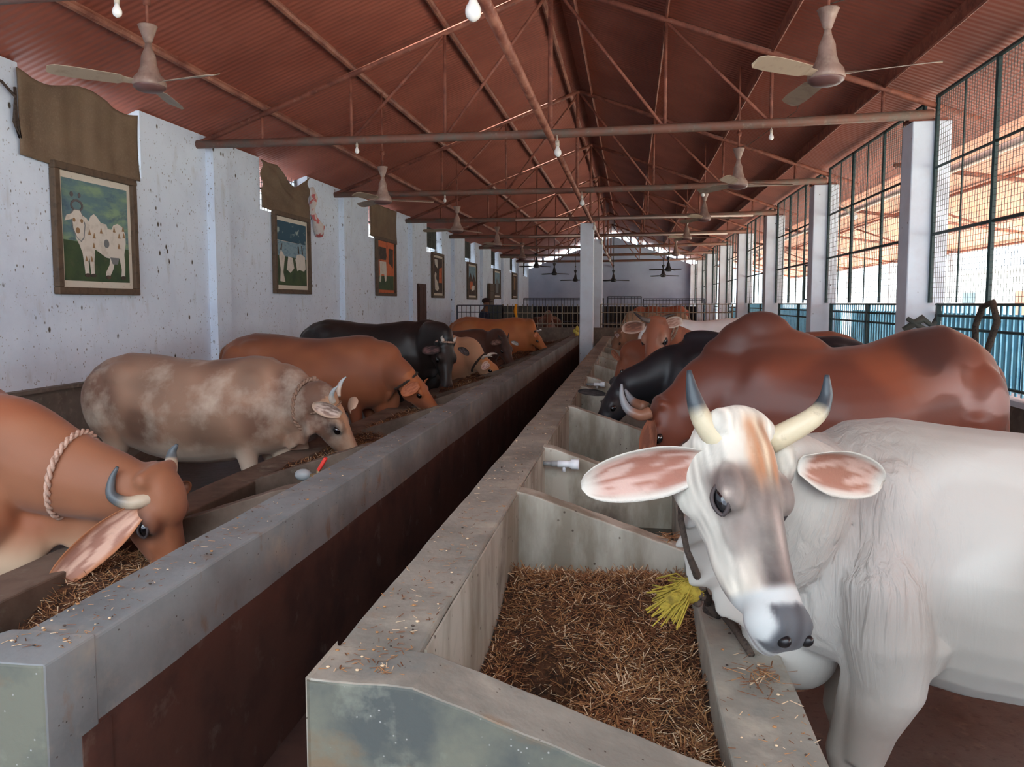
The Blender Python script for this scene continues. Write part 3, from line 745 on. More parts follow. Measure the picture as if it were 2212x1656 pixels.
# ------------------------------------------------------------------ ceiling fans
def fan(x, y, z, zt, rot, label, dark=False, sc=1.0, drop=0.0):
    t = empty('ceiling_fan', (x, y, zt), label, 'fan', 'ceiling fans')
    mm = M_darkfan if dark else M_fan; mb = M_darkfan if dark else M_blade
    b = MB(); b.tube([(x, y, zt), (x, y, z + 0.36)], 0.011, 8); b.tube([(x, y, z + 0.62), (x, y, z + 0.57)], 0.026, 8); b.build('down_rod', M_rust if not dark else M_darkfan, t, True)
    b = MB(); b.lathe([(0.02, 0.30), (0.03, 0.32), (0.038, 0.345), (0.064, 0.42), (0.068, 0.425), (0.062, 0.43), (0.02, 0.43)], (x, y, z), 20); b.build('canopy_cup', mm, t, True)
    b = MB(); b.lathe([(0.02, 0.31), (0.026, 0.27), (0.05, 0.21), (0.056, 0.15), (0.075, 0.09), (0.105, 0.055), (0.112, 0.03), (0.115, 0.01), (0.108, -0.006)], (x, y, z), 28); b.build('motor_housing', mm, t, True)
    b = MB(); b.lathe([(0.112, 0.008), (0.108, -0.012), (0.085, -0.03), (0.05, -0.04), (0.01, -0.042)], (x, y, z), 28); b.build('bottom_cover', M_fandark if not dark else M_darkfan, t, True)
    for k in range(3):
        a = rot + k * 2 * math.pi / 3
        M = Matrix.Translation((x, y, z + 0.02)) @ Matrix.Rotation(a, 4, 'Z') @ Matrix.Rotation(0.16, 4, 'X')
        b = MB()
        pr = [(0.10, 0.022), (0.17, 0.03), (0.2, 0.058), (0.35, 0.066), (0.50, 0.07), (0.60, 0.062), (0.64, 0.03)]
        v = []
        for r_, w in pr:
            for yy, zz in ((-w, -0.006), (w, 0.010), (w, 0.014), (-w, -0.002)):
                v.append(M @ Vector((r_, yy, zz - r_ * 0.02)))
        f = [(i * 4 + j, i * 4 + (j + 1) % 4, (i + 1) * 4 + (j + 1) % 4, (i + 1) * 4 + j) for i in range(len(pr) - 1) for j in range(4)]
        f += [(3, 2, 1, 0), tuple(range((len(pr) - 1) * 4, len(pr) * 4))]
        b.add(v, f); b.build('blade', mb, t)
    return t
FR = ['nearest', 'second', 'third', 'fourth', 'fifth', 'sixth', 'seventh']
rots = [-0.36, 0.15, 0.05, 1.9, 0.6, 1.2, 0.3]
for k in range(7):
    y = 5.1 + 4.1 * k
    zt = roof_z(1.22) - 0.13
    fan(1.22 if k else 1.20, y, [3.06, 3.02, 3.08, 3.10, 3.0, 2.75, 2.7][k], roof_z(1.22) - 0.03, rots[k], 'dusty three-bladed ceiling fan on a rod, %s of the row hanging over the right side' % FR[k], dark=k > 4)
    xl = [-3.47, -3.1, -3.1, -3.1, -3.1, -3.2, -3.0][k]
    fan(xl, y, [3.22, 2.93, 2.95, 3.0, 2.95, 2.9, 2.8][k], roof_z(xl) - 0.03, [-0.25, 0.3, 1.0, 0.2, 1.4, 0.8, 0.5][k], 'dusty three-bladed ceiling fan, %s of the row hanging over the left side' % FR[k], dark=k > 4)
fan(-0.70, 30.4, 2.55, 5.0, 0.2, 'dark ceiling fan hanging low on a long rod from the ridge near the back wall', True)
fan(-2.35, 32.2, 2.62, 4.6, 1.1, 'dark ceiling fan before the back wall, lowest of the far left group', True)

for (x0, y0, z0, x1, z1, lb) in ((1.20, 5.1, 3.52, 1.75, 4.18, 'thin sagging cable from the nearest right fan up to the roof'), (1.22, 9.2, 3.46, 1.95, 4.10, 'thin sagging cable from the second right fan up to the roof')):
    b = MB(); b.tube([(x0 + 0.012, y0, z0), (x0 + 0.10, y0, z0 + 0.02), (x0 + 0.30, y0, z0 + 0.16), (x1 - 0.1, y0, z1 - 0.25), (x1, y0, roof_z(x1) - 0.01)], 0.004, 5)
    tag(b.build('cable', M_ropedark, None, True), lb, 'cable', 'fan cables')

# ------------------------------------------------------------------ bulbs
def bulb(x, y, z, drop, label, tilt=(0, 0), bare=False, size=1.0):
    t = empty('light_bulb', (x, y, z), label, 'bulb', 'bulbs under the tie beams')
    d = Vector((tilt[0], tilt[1], -1)).normalized()
    q = Vector((x, y, z))
    b = MB(); b.tube([q, q + d * drop, q + d * (drop + 0.045 * size)], [0.006, 0.006, 0.019 * size], 10); b.tube([q + d * drop, q + d * (drop + 0.05 * size)], 0.019 * size, 12); b.build('socket', M_socket, t, True)
    if not bare:
        b = MB(); c = q + d * (drop + 0.05 * size)
        pts = [c + d * s_ * size for s_ in (0, 0.02, 0.035, 0.05, 0.065, 0.08, 0.092, 0.098)]
        b.tube(pts, [r_ * size for r_ in (0.014, 0.02, 0.029, 0.034, 0.034, 0.028, 0.015, 0.003)], 14); b.build('glass', M_bulb, t, True)
for k in range(6):
    y = BAY * (2 + k)
    bulb(-0.80, y - 0.06, 3.44, 0.06, 'white bulb hanging from the pipe over the aisle, %s of the line' % ORD[k], (0.05, 0), size=1.15)
bulb(-0.86, 4.1, 3.42, 0.06, 'bulb socket hanging over the aisle, cut off at the top edge of the picture', size=1.3)
bulb(-2.98, 4.1, 3.46, 0.03, 'small white bulb under the tie beam in the top left corner', (0, 0), size=0.8)
for (x, y, lb) in ((-3.04, 8.15, 'small white bulb under the nearest full tie beam, left part'), (1.4, 8.15, 'small white socket under the nearest full tie beam, right part'), (-3.06, 12.25, 'small bulb under the second full tie beam, left part'),
                   (1.1, 12.25, 'small bulb under the second full tie beam, right part'), (-3.0, 24.55, 'small bulb far off under a tie beam on the left')):
    bulb(x, y, 3.44, 0.015, lb, size=0.75)
bulb(3.13, 12.34, 3.22, 0.16, 'round white bulb on the outer side of the second nearest right pillar', (0.9, -0.4), size=1.6)
bulb(3.13, 20.55, 3.1, 0.14, 'far round white bulb on the outer side of the fourth nearest right pillar', (0.9, -0.4), size=1.5)

# ------------------------------------------------------------------ wire mesh panels and railings on the right
def mesh_panel(y0, y1, label, cell, k):
    t = empty('mesh_panel', (2.99, y0, 1.65), label, 'mesh panel', 'wire mesh panels on the open side')
    X = 2.99; z0, z1 = 1.655, 3.70
    b = MB()
    b.tube([(X, y0, z0), (X, y0, z1)], 0.022, 6); b.tube([(X, y1, z0), (X, y1, z1)], 0.022, 6)
    b.tube([(X, y0, z1), (X, y1, z1)], 0.022, 6)
    for z in (2.34, 3.0): b.tube([(X, y0, z), (X, y1, z)], 0.014, 6)
    n = 6; w = (y1 - y0) / n
    for i in range(1, n): b.tube([(X, y0 + w * i, z0), (X, y0 + w * i, z1)], 0.024 if i == 4 else (0.018 if i == 2 else 0.009), 6)
    if k % 2 == 0 and k < 5:
        ya = y0 + 0.1; yb = ya + 0.95
        for z in (2.30, 1.72): b.tube([(X - 0.02, ya, z), (X - 0.02, yb, z)], 0.014, 6)
        for y in (ya, yb): b.tube([(X - 0.02, y, 1.72), (X - 0.02, y, 2.30)], 0.014, 6)
    b.build('frame', M_green, t)
    b = MB(); r = 0.0016 if cell < 0.06 else 0.002
    y = y0 + cell
    while y < y1: b.box((X - r, y - r, z0), (X + r, y + r, z1)); y += cell
    z = z0 + cell
    while z < z1: b.box((X - r, y0, z - r), (X + r, y1, z + r)); z += cell
    b.build('wire_mesh', M_wire, t)
def railing(y0, y1, label, k, step):
    t = empty('railing', (2.97, y0, 0.885), label, 'railing', 'blue railings on the open side')
    X = 3.05
    b = MB()
    for z in (1.64, 1.53, 1.41, 0.95): b.tube([(X, y0, z), (X, y1, z)], 0.013, 6)
    for y in (y0 + 0.06, (y0 + y1) / 2, y1 - 0.06): b.box((X - 0.02, y - 0.02, 0.885), (X + 0.02, y + 0.02, 1.65))
    b.build('rail', M_green, t)
    n = int((y1 - y0) / step)
    for i in range(n):
        y = y0 + step * (i + 0.5)
        b = MB(); b.box((X - 0.012 + 0.03, y - 0.015, 0.90), (X + 0.03, y + 0.015, 1.64)); b.build('picket', M_blue, t)
lb_mesh = ['nearest, at the right edge of the picture', 'between the nearest and second nearest right pillars', 'between the second and third nearest right pillars', 'between the third and fourth nearest right pillars', 'between the fourth and fifth nearest right pillars', 'between the fifth and sixth nearest right pillars', 'between the sixth and seventh nearest right pillars', 'farthest, next to the back wall']
for k in range(8):
    y0 = BAY * (1 + k) + 0.32; y1 = BAY * (2 + k) - 0.02
    if k == 7: y1 = 36.5
    mesh_panel(y0, y1, 'tall dark green framed wire mesh panel, ' + lb_mesh[k], 0.05 if k == 0 else (0.07 if k < 3 else 0.14), k)
    railing(y0, y1, 'blue metal railing on the low side wall, ' + lb_mesh[k], k, 0.10 if k < 4 else 0.18)
b = MB()
b.tube([(3.0, 7.1, 0.9), (2.99, 7.14, 1.45), (2.98, 7.0, 1.62), (2.98, 6.82, 1.66), (2.99, 6.75, 1.5), (3.0, 6.95, 1.2), (3.01, 6.98, 0.9)], 0.028, 8)
tag(b.build('rope_loop', M_ropedark, None, True), 'thick dark rope looped over the blue railing behind the brown bull', 'rope')
b = MB(); b.tube([(2.74, 8.15, 1.38), (2.9, 8.1, 1.5), (3.0, 8.12, 1.42), (3.1, 8.16, 1.55)], [0.03, 0.04, 0.03, 0.045], 8); b.tube([(2.76, 8.12, 1.5), (2.9, 8.1, 1.4), (3.1, 8.15, 1.33)], [0.02, 0.03, 0.03], 8)
tag(b.build('knotted_cloth', M_sheetdark, None, True), 'grey knotted cloth tied around the foot of the nearest right pillar', 'cloth')

# ------------------------------------------------------------------ outside on the right
b = MB(); b.box((3.22, -14, -0.3), (70, 90, -0.05)); o = b.build('ground', M_outground); struct(o)
b = MB(); b.box((-5.8, -40, -0.3), (3.22, -8, -0.05)); struct(b.build('ground_front', M_outground))
b = MB()
cz = lambda x: 3.86 - (x - 3.5) * 0.265
v = [(3.5, -8, cz(3.5)), (7.4, -8, cz(7.4)), (7.4, 37, cz(7.4)), (3.5, 37, cz(3.5))]
b.add(v + [(a, c, d + 0.02) for a, c, d in v], [(3, 2, 1, 0), (4, 5, 6, 7), (0, 1, 5, 4), (1, 2, 6, 5), (2, 3, 7, 6), (3, 0, 4, 7)])
t = empty('outer_canopy', (5.5, 14, 0), 'lean-to roof of orange-brown sheets outside the mesh panels', 'canopy')
b.build('roof_sheets', M_canopy, t)
for x in (3.9, 5.1, 6.3, 7.3):
    bb = MB(); bb.tube([(x, -8, cz(x) - 0.05), (x, 37, cz(x) - 0.05)], 0.03, 6); bb.build('purlin', M_rustlight, t, True)
bb = MB(); bb.lathe([(0.05, 0), (0.05, 45)], (0, 0, 0), 8); 
g = MB(); g.tube([(3.95, -8, 3.32), (3.95, 37, 3.32)], 0.05, 8); g.build('gutter_pipe', M_whitepipe, t, True)
for k in range(-1, 9):
    y = 4.1 * k + 2.2
    bb = MB(); bb.tube([(3.3, y, 3.42), (7.3, y, 2.85 - 0.05)], 0.03, 6); bb.tube([(4.6, y, 3.2), (5.1, y, cz(5.1) - 0.05)], 0.02, 6); bb.tube([(6.3, y, 2.95), (5.1, y, cz(5.1) - 0.05)], 0.02, 6)
    bb.build('rafter', M_rustlight, t, True)
    bb = MB(); bb.box((7.2, y - 0.12, -0.05), (7.44, y + 0.12, cz(7.3) - 0.06)); bb.build('post', M_pillar, t)
# blue corrugated sheet fence
labs = ['nearest', 'second nearest', 'third nearest', 'farthest']
for k, (y0, y1) in enumerate(((9.2, 15.8), (16.6, 22.6), (23.2, 29.4), (30.2, 36))):
    bb = MB(); n = int((y1 - y0) / 0.06); v = []
    for i in range(n + 1):
        y = y0 + (y1 - y0) * i / n; dx = 0.02 * (1 if i % 2 else -1)
        v += [(4.35 + dx, y, -0.05), (4.35 + dx, y, 1.52), (4.37 + dx, y, 1.52), (4.37 + dx, y, -0.05)]
    bb.add(v, [(i * 4 + j, (i + 1) * 4 + j, (i + 1) * 4 + (j + 1) % 4, i * 4 + (j + 1) % 4) for i in range(n) for j in range(4)])
    tag(bb.build('blue_fence_sheet', M_bluesheet), 'bright blue corrugated fence sheet seen through the railing, ' + labs[k], 'fence', 'blue sheets outside')
# second railing outside, nearer bays
t = empty('outer_fence', (5.2, 4, 0), 'pale blue slatted fence standing outside, seen through the nearest railing', 'fence')
bb = MB()
for z in (1.56, 1.3, 0.8): bb.tube([(5.2, 3, z), (5.2, 9.0, z)], 0.02, 6)
bb.build('rail', M_blue, t)
for i in range(38):
    bb = MB(); bb.box((5.22, 3.05 + i * 0.16, -0.05), (5.24, 3.13 + i * 0.16, 1.62)); bb.build('slat', M_bluesheet, t)
# white buildings beyond
t = empty('white_building', (24, 20, 0), 'sunlit white building beyond the yard with brown shutters', 'building')
bb = MB(); bb.box((20, 16, -0.05), (26, 60, 3.4)); bb.build('wall', M_outwhite, t)
bb = MB(); bb.box((19.6, 15.6, 3.4), (26.4, 60.4, 3.6)); bb.build('roof_slab', M_outwhite, t)
for i, (y, w, z0, z1, m) in enumerate(((19.0, 1.2, 0.3, 2.1, M_shutter), (23.5, 1.6, 0.3, 2.1, M_shutter), (29, 1.2, 1.2, 2.1, M_greyshutter), (34.5, 2.0, 0.2, 2.2, M_shutter), (41, 2.2, 0.2, 2.3, M_shutter), (48, 2.5, 0.3, 2.3, M_greyshutter))):
    bb = MB(); bb.box((19.94, y, z0), (20, y + w, z1)); bb.build('shutter', m, t)
t = empty('grey_shuttered_shed', (17, 10, 0), 'pale building with a wide grey roller shutter beyond the yard at the right edge', 'building')
bb = MB(); bb.box((18.2, 6, -0.05), (21, 15, 2.9)); bb.build('wall', M_outwhite, t)
bb = MB(); bb.box((18.12, 8.0, -0.05), (18.2, 13.2, 2.4))
for i in range(24): bb.box((18.10, 8.0, 0.1 * i), (18.12, 13.2, 0.1 * i + 0.05))
bb.build('roller_shutter', M_greyshutter, t)
def tree(x, y, h, r, label, seed):
    t = empty('tree', (x, y, -0.05), label, 'tree', 'trees beyond the yard')
    rnd = random.Random(seed)
    bb = MB(); bb.tube([(x, y, -0.05), (x + 0.1, y, h * 0.4), (x, y + 0.2, h * 0.75)], [0.22, 0.16, 0.06], 8)
    for k in range(6):
        a = rnd.uniform(0, 6.28); bb.tube([(x + 0.05, y, h * 0.45), (x + math.cos(a) * r * 0.6, y + math.sin(a) * r * 0.6, h * 0.75)], [0.07, 0.02], 6)
    bb.build('trunk', M_bark, t, True)
    bb = MB()
    for k in range(7000):
        a = rnd.uniform(0, 6.28); ph = math.acos(rnd.uniform(-1, 1)); q = rnd.random() ** 0.4
        c = Vector((x + r * q * math.sin(ph) * math.cos(a), y + r * q * math.sin(ph) * math.sin(a), h * 0.72 + r * 0.75 * q * math.cos(ph)))
        if mnoise.noise(c * 1.1) < -0.08: continue
        d1 = Vector((rnd.gauss(0, 1), rnd.gauss(0, 1), rnd.gauss(0, 1))).normalized() * 0.09; d2 = Vector((rnd.gauss(0, 1), rnd.gauss(0, 1), rnd.gauss(0, 1))).normalized() * 0.05
        bb.add([c - d1, c + d2, c + d1, c - d2], [(0, 1, 2, 3)])
    bb.build('crown', M_leaf, t)
tree(13.5, 15.5, 4.6, 2.1, 'green leafy tree in the yard behind the nearest mesh panel', 1)
tree(14.5, 11.0, 5.4, 2.2, 'green tree at the right edge of the picture beyond the canopy', 2)
tree(15, 27, 4.2, 1.7, 'farther green tree seen between distant right pillars', 3)

# ------------------------------------------------------------------ far cross wall, fences and back pens
b = MB(); b.box((-4.2, 19.25, 0), (-0.45, 19.45, 1.03)); struct(b.build('trim_4', M_dado))
b = MB(); b.box((-0.45, 19.25, 0), (2.4, 19.45, 1.03)); struct(b.build('trim_5', M_dado))
def bar_fence(x0, x1, y, z0, z1, step, m, label, rails, stat='bar'):
    t = empty('bar_fence', (x0, y, z0), label, 'fence', 'bar fences across the shed')
    b = MB()
    for z in rails: b.tube([(x0, y, z), (x1, y, z)], 0.013, 6)
    b.tube([(x0, y, z0), (x0, y, z1)], 0.022, 6); b.tube([(x1, y, z0), (x1, y, z1)], 0.022, 6)
    b.build('frame', m, t)
    n = int((x1 - x0) / step)
    for i in range(1, n):
        x = x0 + step * i
        b = MB(); b.tube([(x, y, z0), (x, y, z1 - 0.0)], 0.010, 5); b.build('bar', m, t)
bar_fence(-4.52, -3.3, 19.35, 0.85, 1.60, 0.12, M_iron, 'dark blue bar fence at the left wall in front of the man in a cap', (1.60, 1.42, 1.1), 'b')
bar_fence(-3.3, -1.15, 19.35, 1.03, 1.63, 0.13, M_beigeiron, 'dusty bar fence on the low cross wall, left of the aisle pillar', (1.40, 1.12))
bar_fence(-0.75, 2.5, 19.35, 1.03, 1.63, 0.10, M_beigeiron, 'dusty bar fence on the low cross wall, right of the aisle pillar', (1.63, 1.42, 1.12))
bar_fence(-4.4, -1.1, 31.0, 0.0, 1.86, 0.13, M_iron, 'dark iron pen railing near the back wall, left half', (1.86, 1.80, 0.9))
bar_fence(-0.9, 0.4, 30.0, 0.0, 1.92, 0.13, M_iron, 'dark iron gate near the back wall, right of the pillar', (1.92, 1.86, 0.9))
bar_fence(0.5, 2.9, 31.0, 0.0, 1.84, 0.13, M_iron, 'dark iron pen railing near the back wall, right half', (1.84, 1.78, 0.9))
b = MB(); b.box((-4.3, 33.0, 0), (2.9, 33.15, 1.52)); tag(b.build('dark_fill_panel', M_black), 'low dark panel added behind the pens in front of the back wall', 'partition')  # dark panel added to fill the dark area behind the pens
b = MB(); b.box((-4.0, 20.9, 0.0), (-2.75, 20.93, 1.58)); tag(b.build('sheet_metal_gate', M_sheetdark), 'grey-green metal sheet gate standing behind the man in a cap', 'gate')
b = MB(); b.tube([(-2.95, 19.33, 1.63), (-2.97, 19.31, 1.45), (-2.94, 19.32, 1.3), (-2.96, 19.28, 1.03)], [0.03, 0.04, 0.03, 0.02], 8)
tag(b.build('ribbon', mat('orange_cloth', (236, 158, 40), 0.9), None, True), 'orange-yellow strip of cloth hanging on the far bar fence', 'cloth')
b = MB(); rnd = random.Random(5)
for k in range(7): b.ell((-1.33 + rnd.uniform(-.05, .05), 18.56, 0.98 + rnd.uniform(-.10, .08)), (0.035, 0.03, 0.05), None, 8, 6)
b.tube([(-1.33, 18.56, 0.845), (-1.33, 18.56, 1.0)], 0.015, 6)
tag(b.build('yellow_cloth', mat('pale_yellow_cloth', (226, 208, 110), 0.9), None, True), 'knotted pale yellow cloth at the far end of the left trough wall', 'cloth')

# man in a cap, seen from the chest up behind the fence
def skin_mesh(name, chain_list, m, parent, lv=2, k=0):
    vs, es, rs = [], [], []
    for pts in chain_list:
        prev = None
        for (p, r, *idx) in pts:
            if idx and isinstance(idx[0], int): prev = idx[0]; continue
            vs.append(p); rs.append(r); i = len(vs) - 1
            if prev is not None: es.append((prev, i))
            prev = i
    me = bpy.data.meshes.new(name); me.from_pydata(vs, es, [])
    o = bpy.data.objects.new(name, me); COL.objects.link(o)
    md = o.modifiers.new('skin', 'SKIN')
    for i, r in enumerate(rs): me.skin_vertices[0].data[i].radius = (r, r) if not isinstance(r, tuple) else r
    me.skin_vertices[0].data[0].use_root = True
    o.modifiers.new('sub', 'SUBSURF').levels = lv; o.modifiers['sub'].render_levels = lv
    dg = bpy.context.evaluated_depsgraph_get(); dg.update()
    nm = bpy.data.meshes.new_from_object(o.evaluated_get(dg))
    bpy.data.objects.remove(o)
    nm.name = name
    nm.materials.clear(); nm.materials.append(m)
    nm.polygons.foreach_set('use_smooth', [True] * len(nm.polygons))
    o = bpy.data.objects.new(name, nm); COL.objects.link(o)
    if parent is not None: o.parent = parent; o.matrix_parent_inverse = parent.matrix_basis.inverted()
    return o
px, py = -3.98, 20.3
man = empty('person', (px, py, 0), 'man in a dark cap and navy shirt walking right behind the far bar fence', 'person')
B = [((px, py, 0.92), 0.15), ((px, py, 1.1), 0.14), ((px + 0.01, py, 1.3), 0.17), ((px + 0.02, py, 1.42), 0.12), ((px + 0.03, py, 1.50), 0.06), ((px + 0.05, py, 1.56), 0.075), ((px + 0.06, py, 1.66), 0.095), ((px + 0.05, py, 1.73), 0.07)]
legL = [(None, 0, 0), ((px + 0.12, py - 0.09, 0.5), 0.075), ((px + 0.04, py - 0.09, 0.08), 0.05), ((px + 0.2, py - 0.09, 0.04), 0.04)]
legR = [(None, 0, 0), ((px - 0.05, py + 0.09, 0.5), 0.075), ((px - 0.22, py + 0.09, 0.1), 0.05), ((px - 0.08, py + 0.09, 0.04), 0.04)]
armL = [(None, 0, 3), ((px, py - 0.2, 1.38), 0.06), ((px - 0.03, py - 0.25, 1.12), 0.045), ((px + 0.12, py - 0.24, 0.92), 0.035), ((px + 0.18, py - 0.23, 0.86), 0.03)]
armR = [(None, 0, 3), ((px, py + 0.2, 1.38), 0.06), ((px - 0.03, py + 0.25, 1.12), 0.045), ((px + 0.12, py + 0.24, 0.92), 0.035), ((px + 0.18, py + 0.23, 0.86), 0.03)]
skin_mesh('body', [B, legL, legR, armL, armR], M_skin, man)
S = [((px, py, 0.88), 0.17), ((px, py, 1.1), 0.165), ((px + 0.01, py, 1.3), 0.19), ((px + 0.02, py, 1.41), 0.14), ((px + 0.025, py, 1.46), 0.085)]
skin_mesh('shirt', [S, [(None, 0, 3), ((px, py - 0.2, 1.38), 0.08), ((px - 0.03, py - 0.25, 1.15), 0.065)], [(None, 0, 3), ((px, py + 0.2, 1.38), 0.08), ((px - 0.03, py + 0.25, 1.15), 0.065)]], M_shirt, man)
skin_mesh('trousers', [[((px, py, 0.92), 0.17), ((px, py, 0.8), 0.15)], [(None, 0, 1), ((px + 0.12, py - 0.09, 0.5), 0.095), ((px + 0.04, py - 0.09, 0.1), 0.07)], [(None, 0, 1), ((px - 0.05, py + 0.09, 0.5), 0.095), ((px - 0.2, py + 0.09, 0.12), 0.07)]], M_trouser, man)
b = MB(); b.ell((px + 0.045, py, 1.72), (0.115, 0.10, 0.085)); b.ell((px + 0.17, py, 1.69), (0.085, 0.07, 0.012)); b.build('cap', M_cap, man, True)
b = MB(); b.ell((px + 0.16, py, 1.63), (0.02, 0.014, 0.02)); b.ell((px + 0.145, py - 0.035, 1.655), (0.008, 0.012, 0.007)); b.build('nose', M_skin, man, True)
# ------------------------------------------------------------------ cattle
def ring_loft(b, secs, n=20):
    """secs: (centre, right vector, up vector, half width, top, bottom, power)"""
    vs = []
    for (c, r, u, w, tp, bt, pw) in secs:
        for k in range(n):
            a = 2 * math.pi * k / n
            ca, sa = math.cos(a), math.sin(a)
            x = math.copysign(abs(ca) ** pw, ca) * w
            z = math.copysign(abs(sa) ** 0.9, sa) * (tp if sa > 0 else bt)
            if sa > 0: x *= 1 - 0.22 * sa          # narrower towards the spine
            vs.append(c + r * x + u * z)
    m = len(secs); fs = []
    for i in range(m - 1):
        for k in range(n):
            fs.append((i * n + k, i * n + (k + 1) % n, (i + 1) * n + (k + 1) % n, (i + 1) * n + k))
    fs.append(tuple(range(n - 1, -1, -1))); fs.append(tuple(range((m - 1) * n, m * n)))
    b.add(vs, fs)

def catmull(pts, per=6):
    pts = [np.array(p, float) for p in pts]
    out = []
    P = [2 * pts[0] - pts[1]] + pts + [2 * pts[-1] - pts[-2]]
    for i in range(1, len(P) - 2):
        for k in range(per):
            t = k / per
            out.append(0.5 * ((2 * P[i]) + (-P[i - 1] + P[i + 1]) * t + (2 * P[i - 1] - 5 * P[i] + 4 * P[i + 1] - P[i + 2]) * t * t + (-P[i - 1] + 3 * P[i] - 3 * P[i + 1] + P[i + 2]) * t ** 3))
    out.append(pts[-1])
    return out

def sstep(a, b_, x): 
    t = np.clip((x - a) / (b_ - a), 0, 1); return t * t * (3 - 2 * t)

def cow_material(name, rough, wrinkle=0.0, mott=None, coat=0.0, sheen=0.1):
    m = mat(name, (128, 128, 128), rough, [('noise', 3.0, mott[0], 0.50, 0.72, (1, 1, 1), mott[1])] if mott else [], attr='coat', spec=0.35, coat=coat)
    nt = m.node_tree; b = nt.nodes['Principled BSDF']
    tc = nt.nodes.new('ShaderNodeTexCoord')
    n1 = nt.nodes.new('ShaderNodeTexNoise'); n1.inputs['Scale'].default_value = 190; n1.inputs['Detail'].default_value = 2
    nt.links.new(tc.outputs['Object'], n1.inputs['Vector'])
    bp = nt.nodes.new('ShaderNodeBump'); bp.inputs['Strength'].default_value = 0.10; bp.inputs['Distance'].default_value = 0.002
    nt.links.new(n1.outputs['Fac'], bp.inputs['Height'])
    last = bp
    if wrinkle:
        a = nt.nodes.new('ShaderNodeVertexColor'); a.layer_name = 'fold'
        mp = nt.nodes.new('ShaderNodeMapping'); mp.inputs['Scale'].default_value = (36, 36, 3.2)
        nt.links.new(tc.outputs['Object'], mp.inputs['Vector'])
        n2 = nt.nodes.new('ShaderNodeTexNoise'); n2.inputs['Scale'].default_value = 1.0; n2.inputs['Detail'].default_value = 3; n2.inputs['Distortion'].default_value = 0.6
        nt.links.new(mp.outputs[0], n2.inputs['Vector'])
        sep = nt.nodes.new('ShaderNodeSeparateColor'); nt.links.new(a.outputs['Color'], sep.inputs[0])
        mu = nt.nodes.new('ShaderNodeMath'); mu.operation = 'MULTIPLY'; nt.links.new(n2.outputs['Fac'], mu.inputs[0]); nt.links.new(sep.outputs[0], mu.inputs[1])
        b2 = nt.nodes.new('ShaderNodeBump'); b2.inputs['Strength'].default_value = wrinkle; b2.inputs['Distance'].default_value = 0.02
        nt.links.new(mu.outputs[0], b2.inputs['Height']); nt.links.new(bp.outputs[0], b2.inputs['Normal']); last = b2
    nt.links.new(last.outputs[0], b.inputs['Normal'])
    b.inputs['Sheen Weight'].default_value = sheen
    return m

def head_frame(U, N):
    U = Vector(U).normalized(); N = Vector(N); N = (N - U * N.dot(U)).normalized()
    S = U.cross(N)                                  # animal's own right/left axis
    return U, N, S

HEAD = [  # along face, dorsal, ventral, half width
    (-0.045, -0.045, -0.10, 0.055), (-0.02, -0.005, -0.145, 0.085), (0.02, 0.012, -0.175, 0.098), (0.07, 0.018, -0.195, 0.104), (0.12, 0.012, -0.205, 0.108),
    (0.17, 0.004, -0.21, 0.100), (0.22, -0.004, -0.205, 0.086), (0.27, -0.010, -0.19, 0.074), (0.32, -0.016, -0.17, 0.065), (0.37, -0.020, -0.15, 0.060),
    (0.415, -0.020, -0.14, 0.064), (0.45, -0.022, -0.135, 0.068), (0.48, -0.034, -0.125, 0.062), (0.50, -0.055, -0.105, 0.042)]

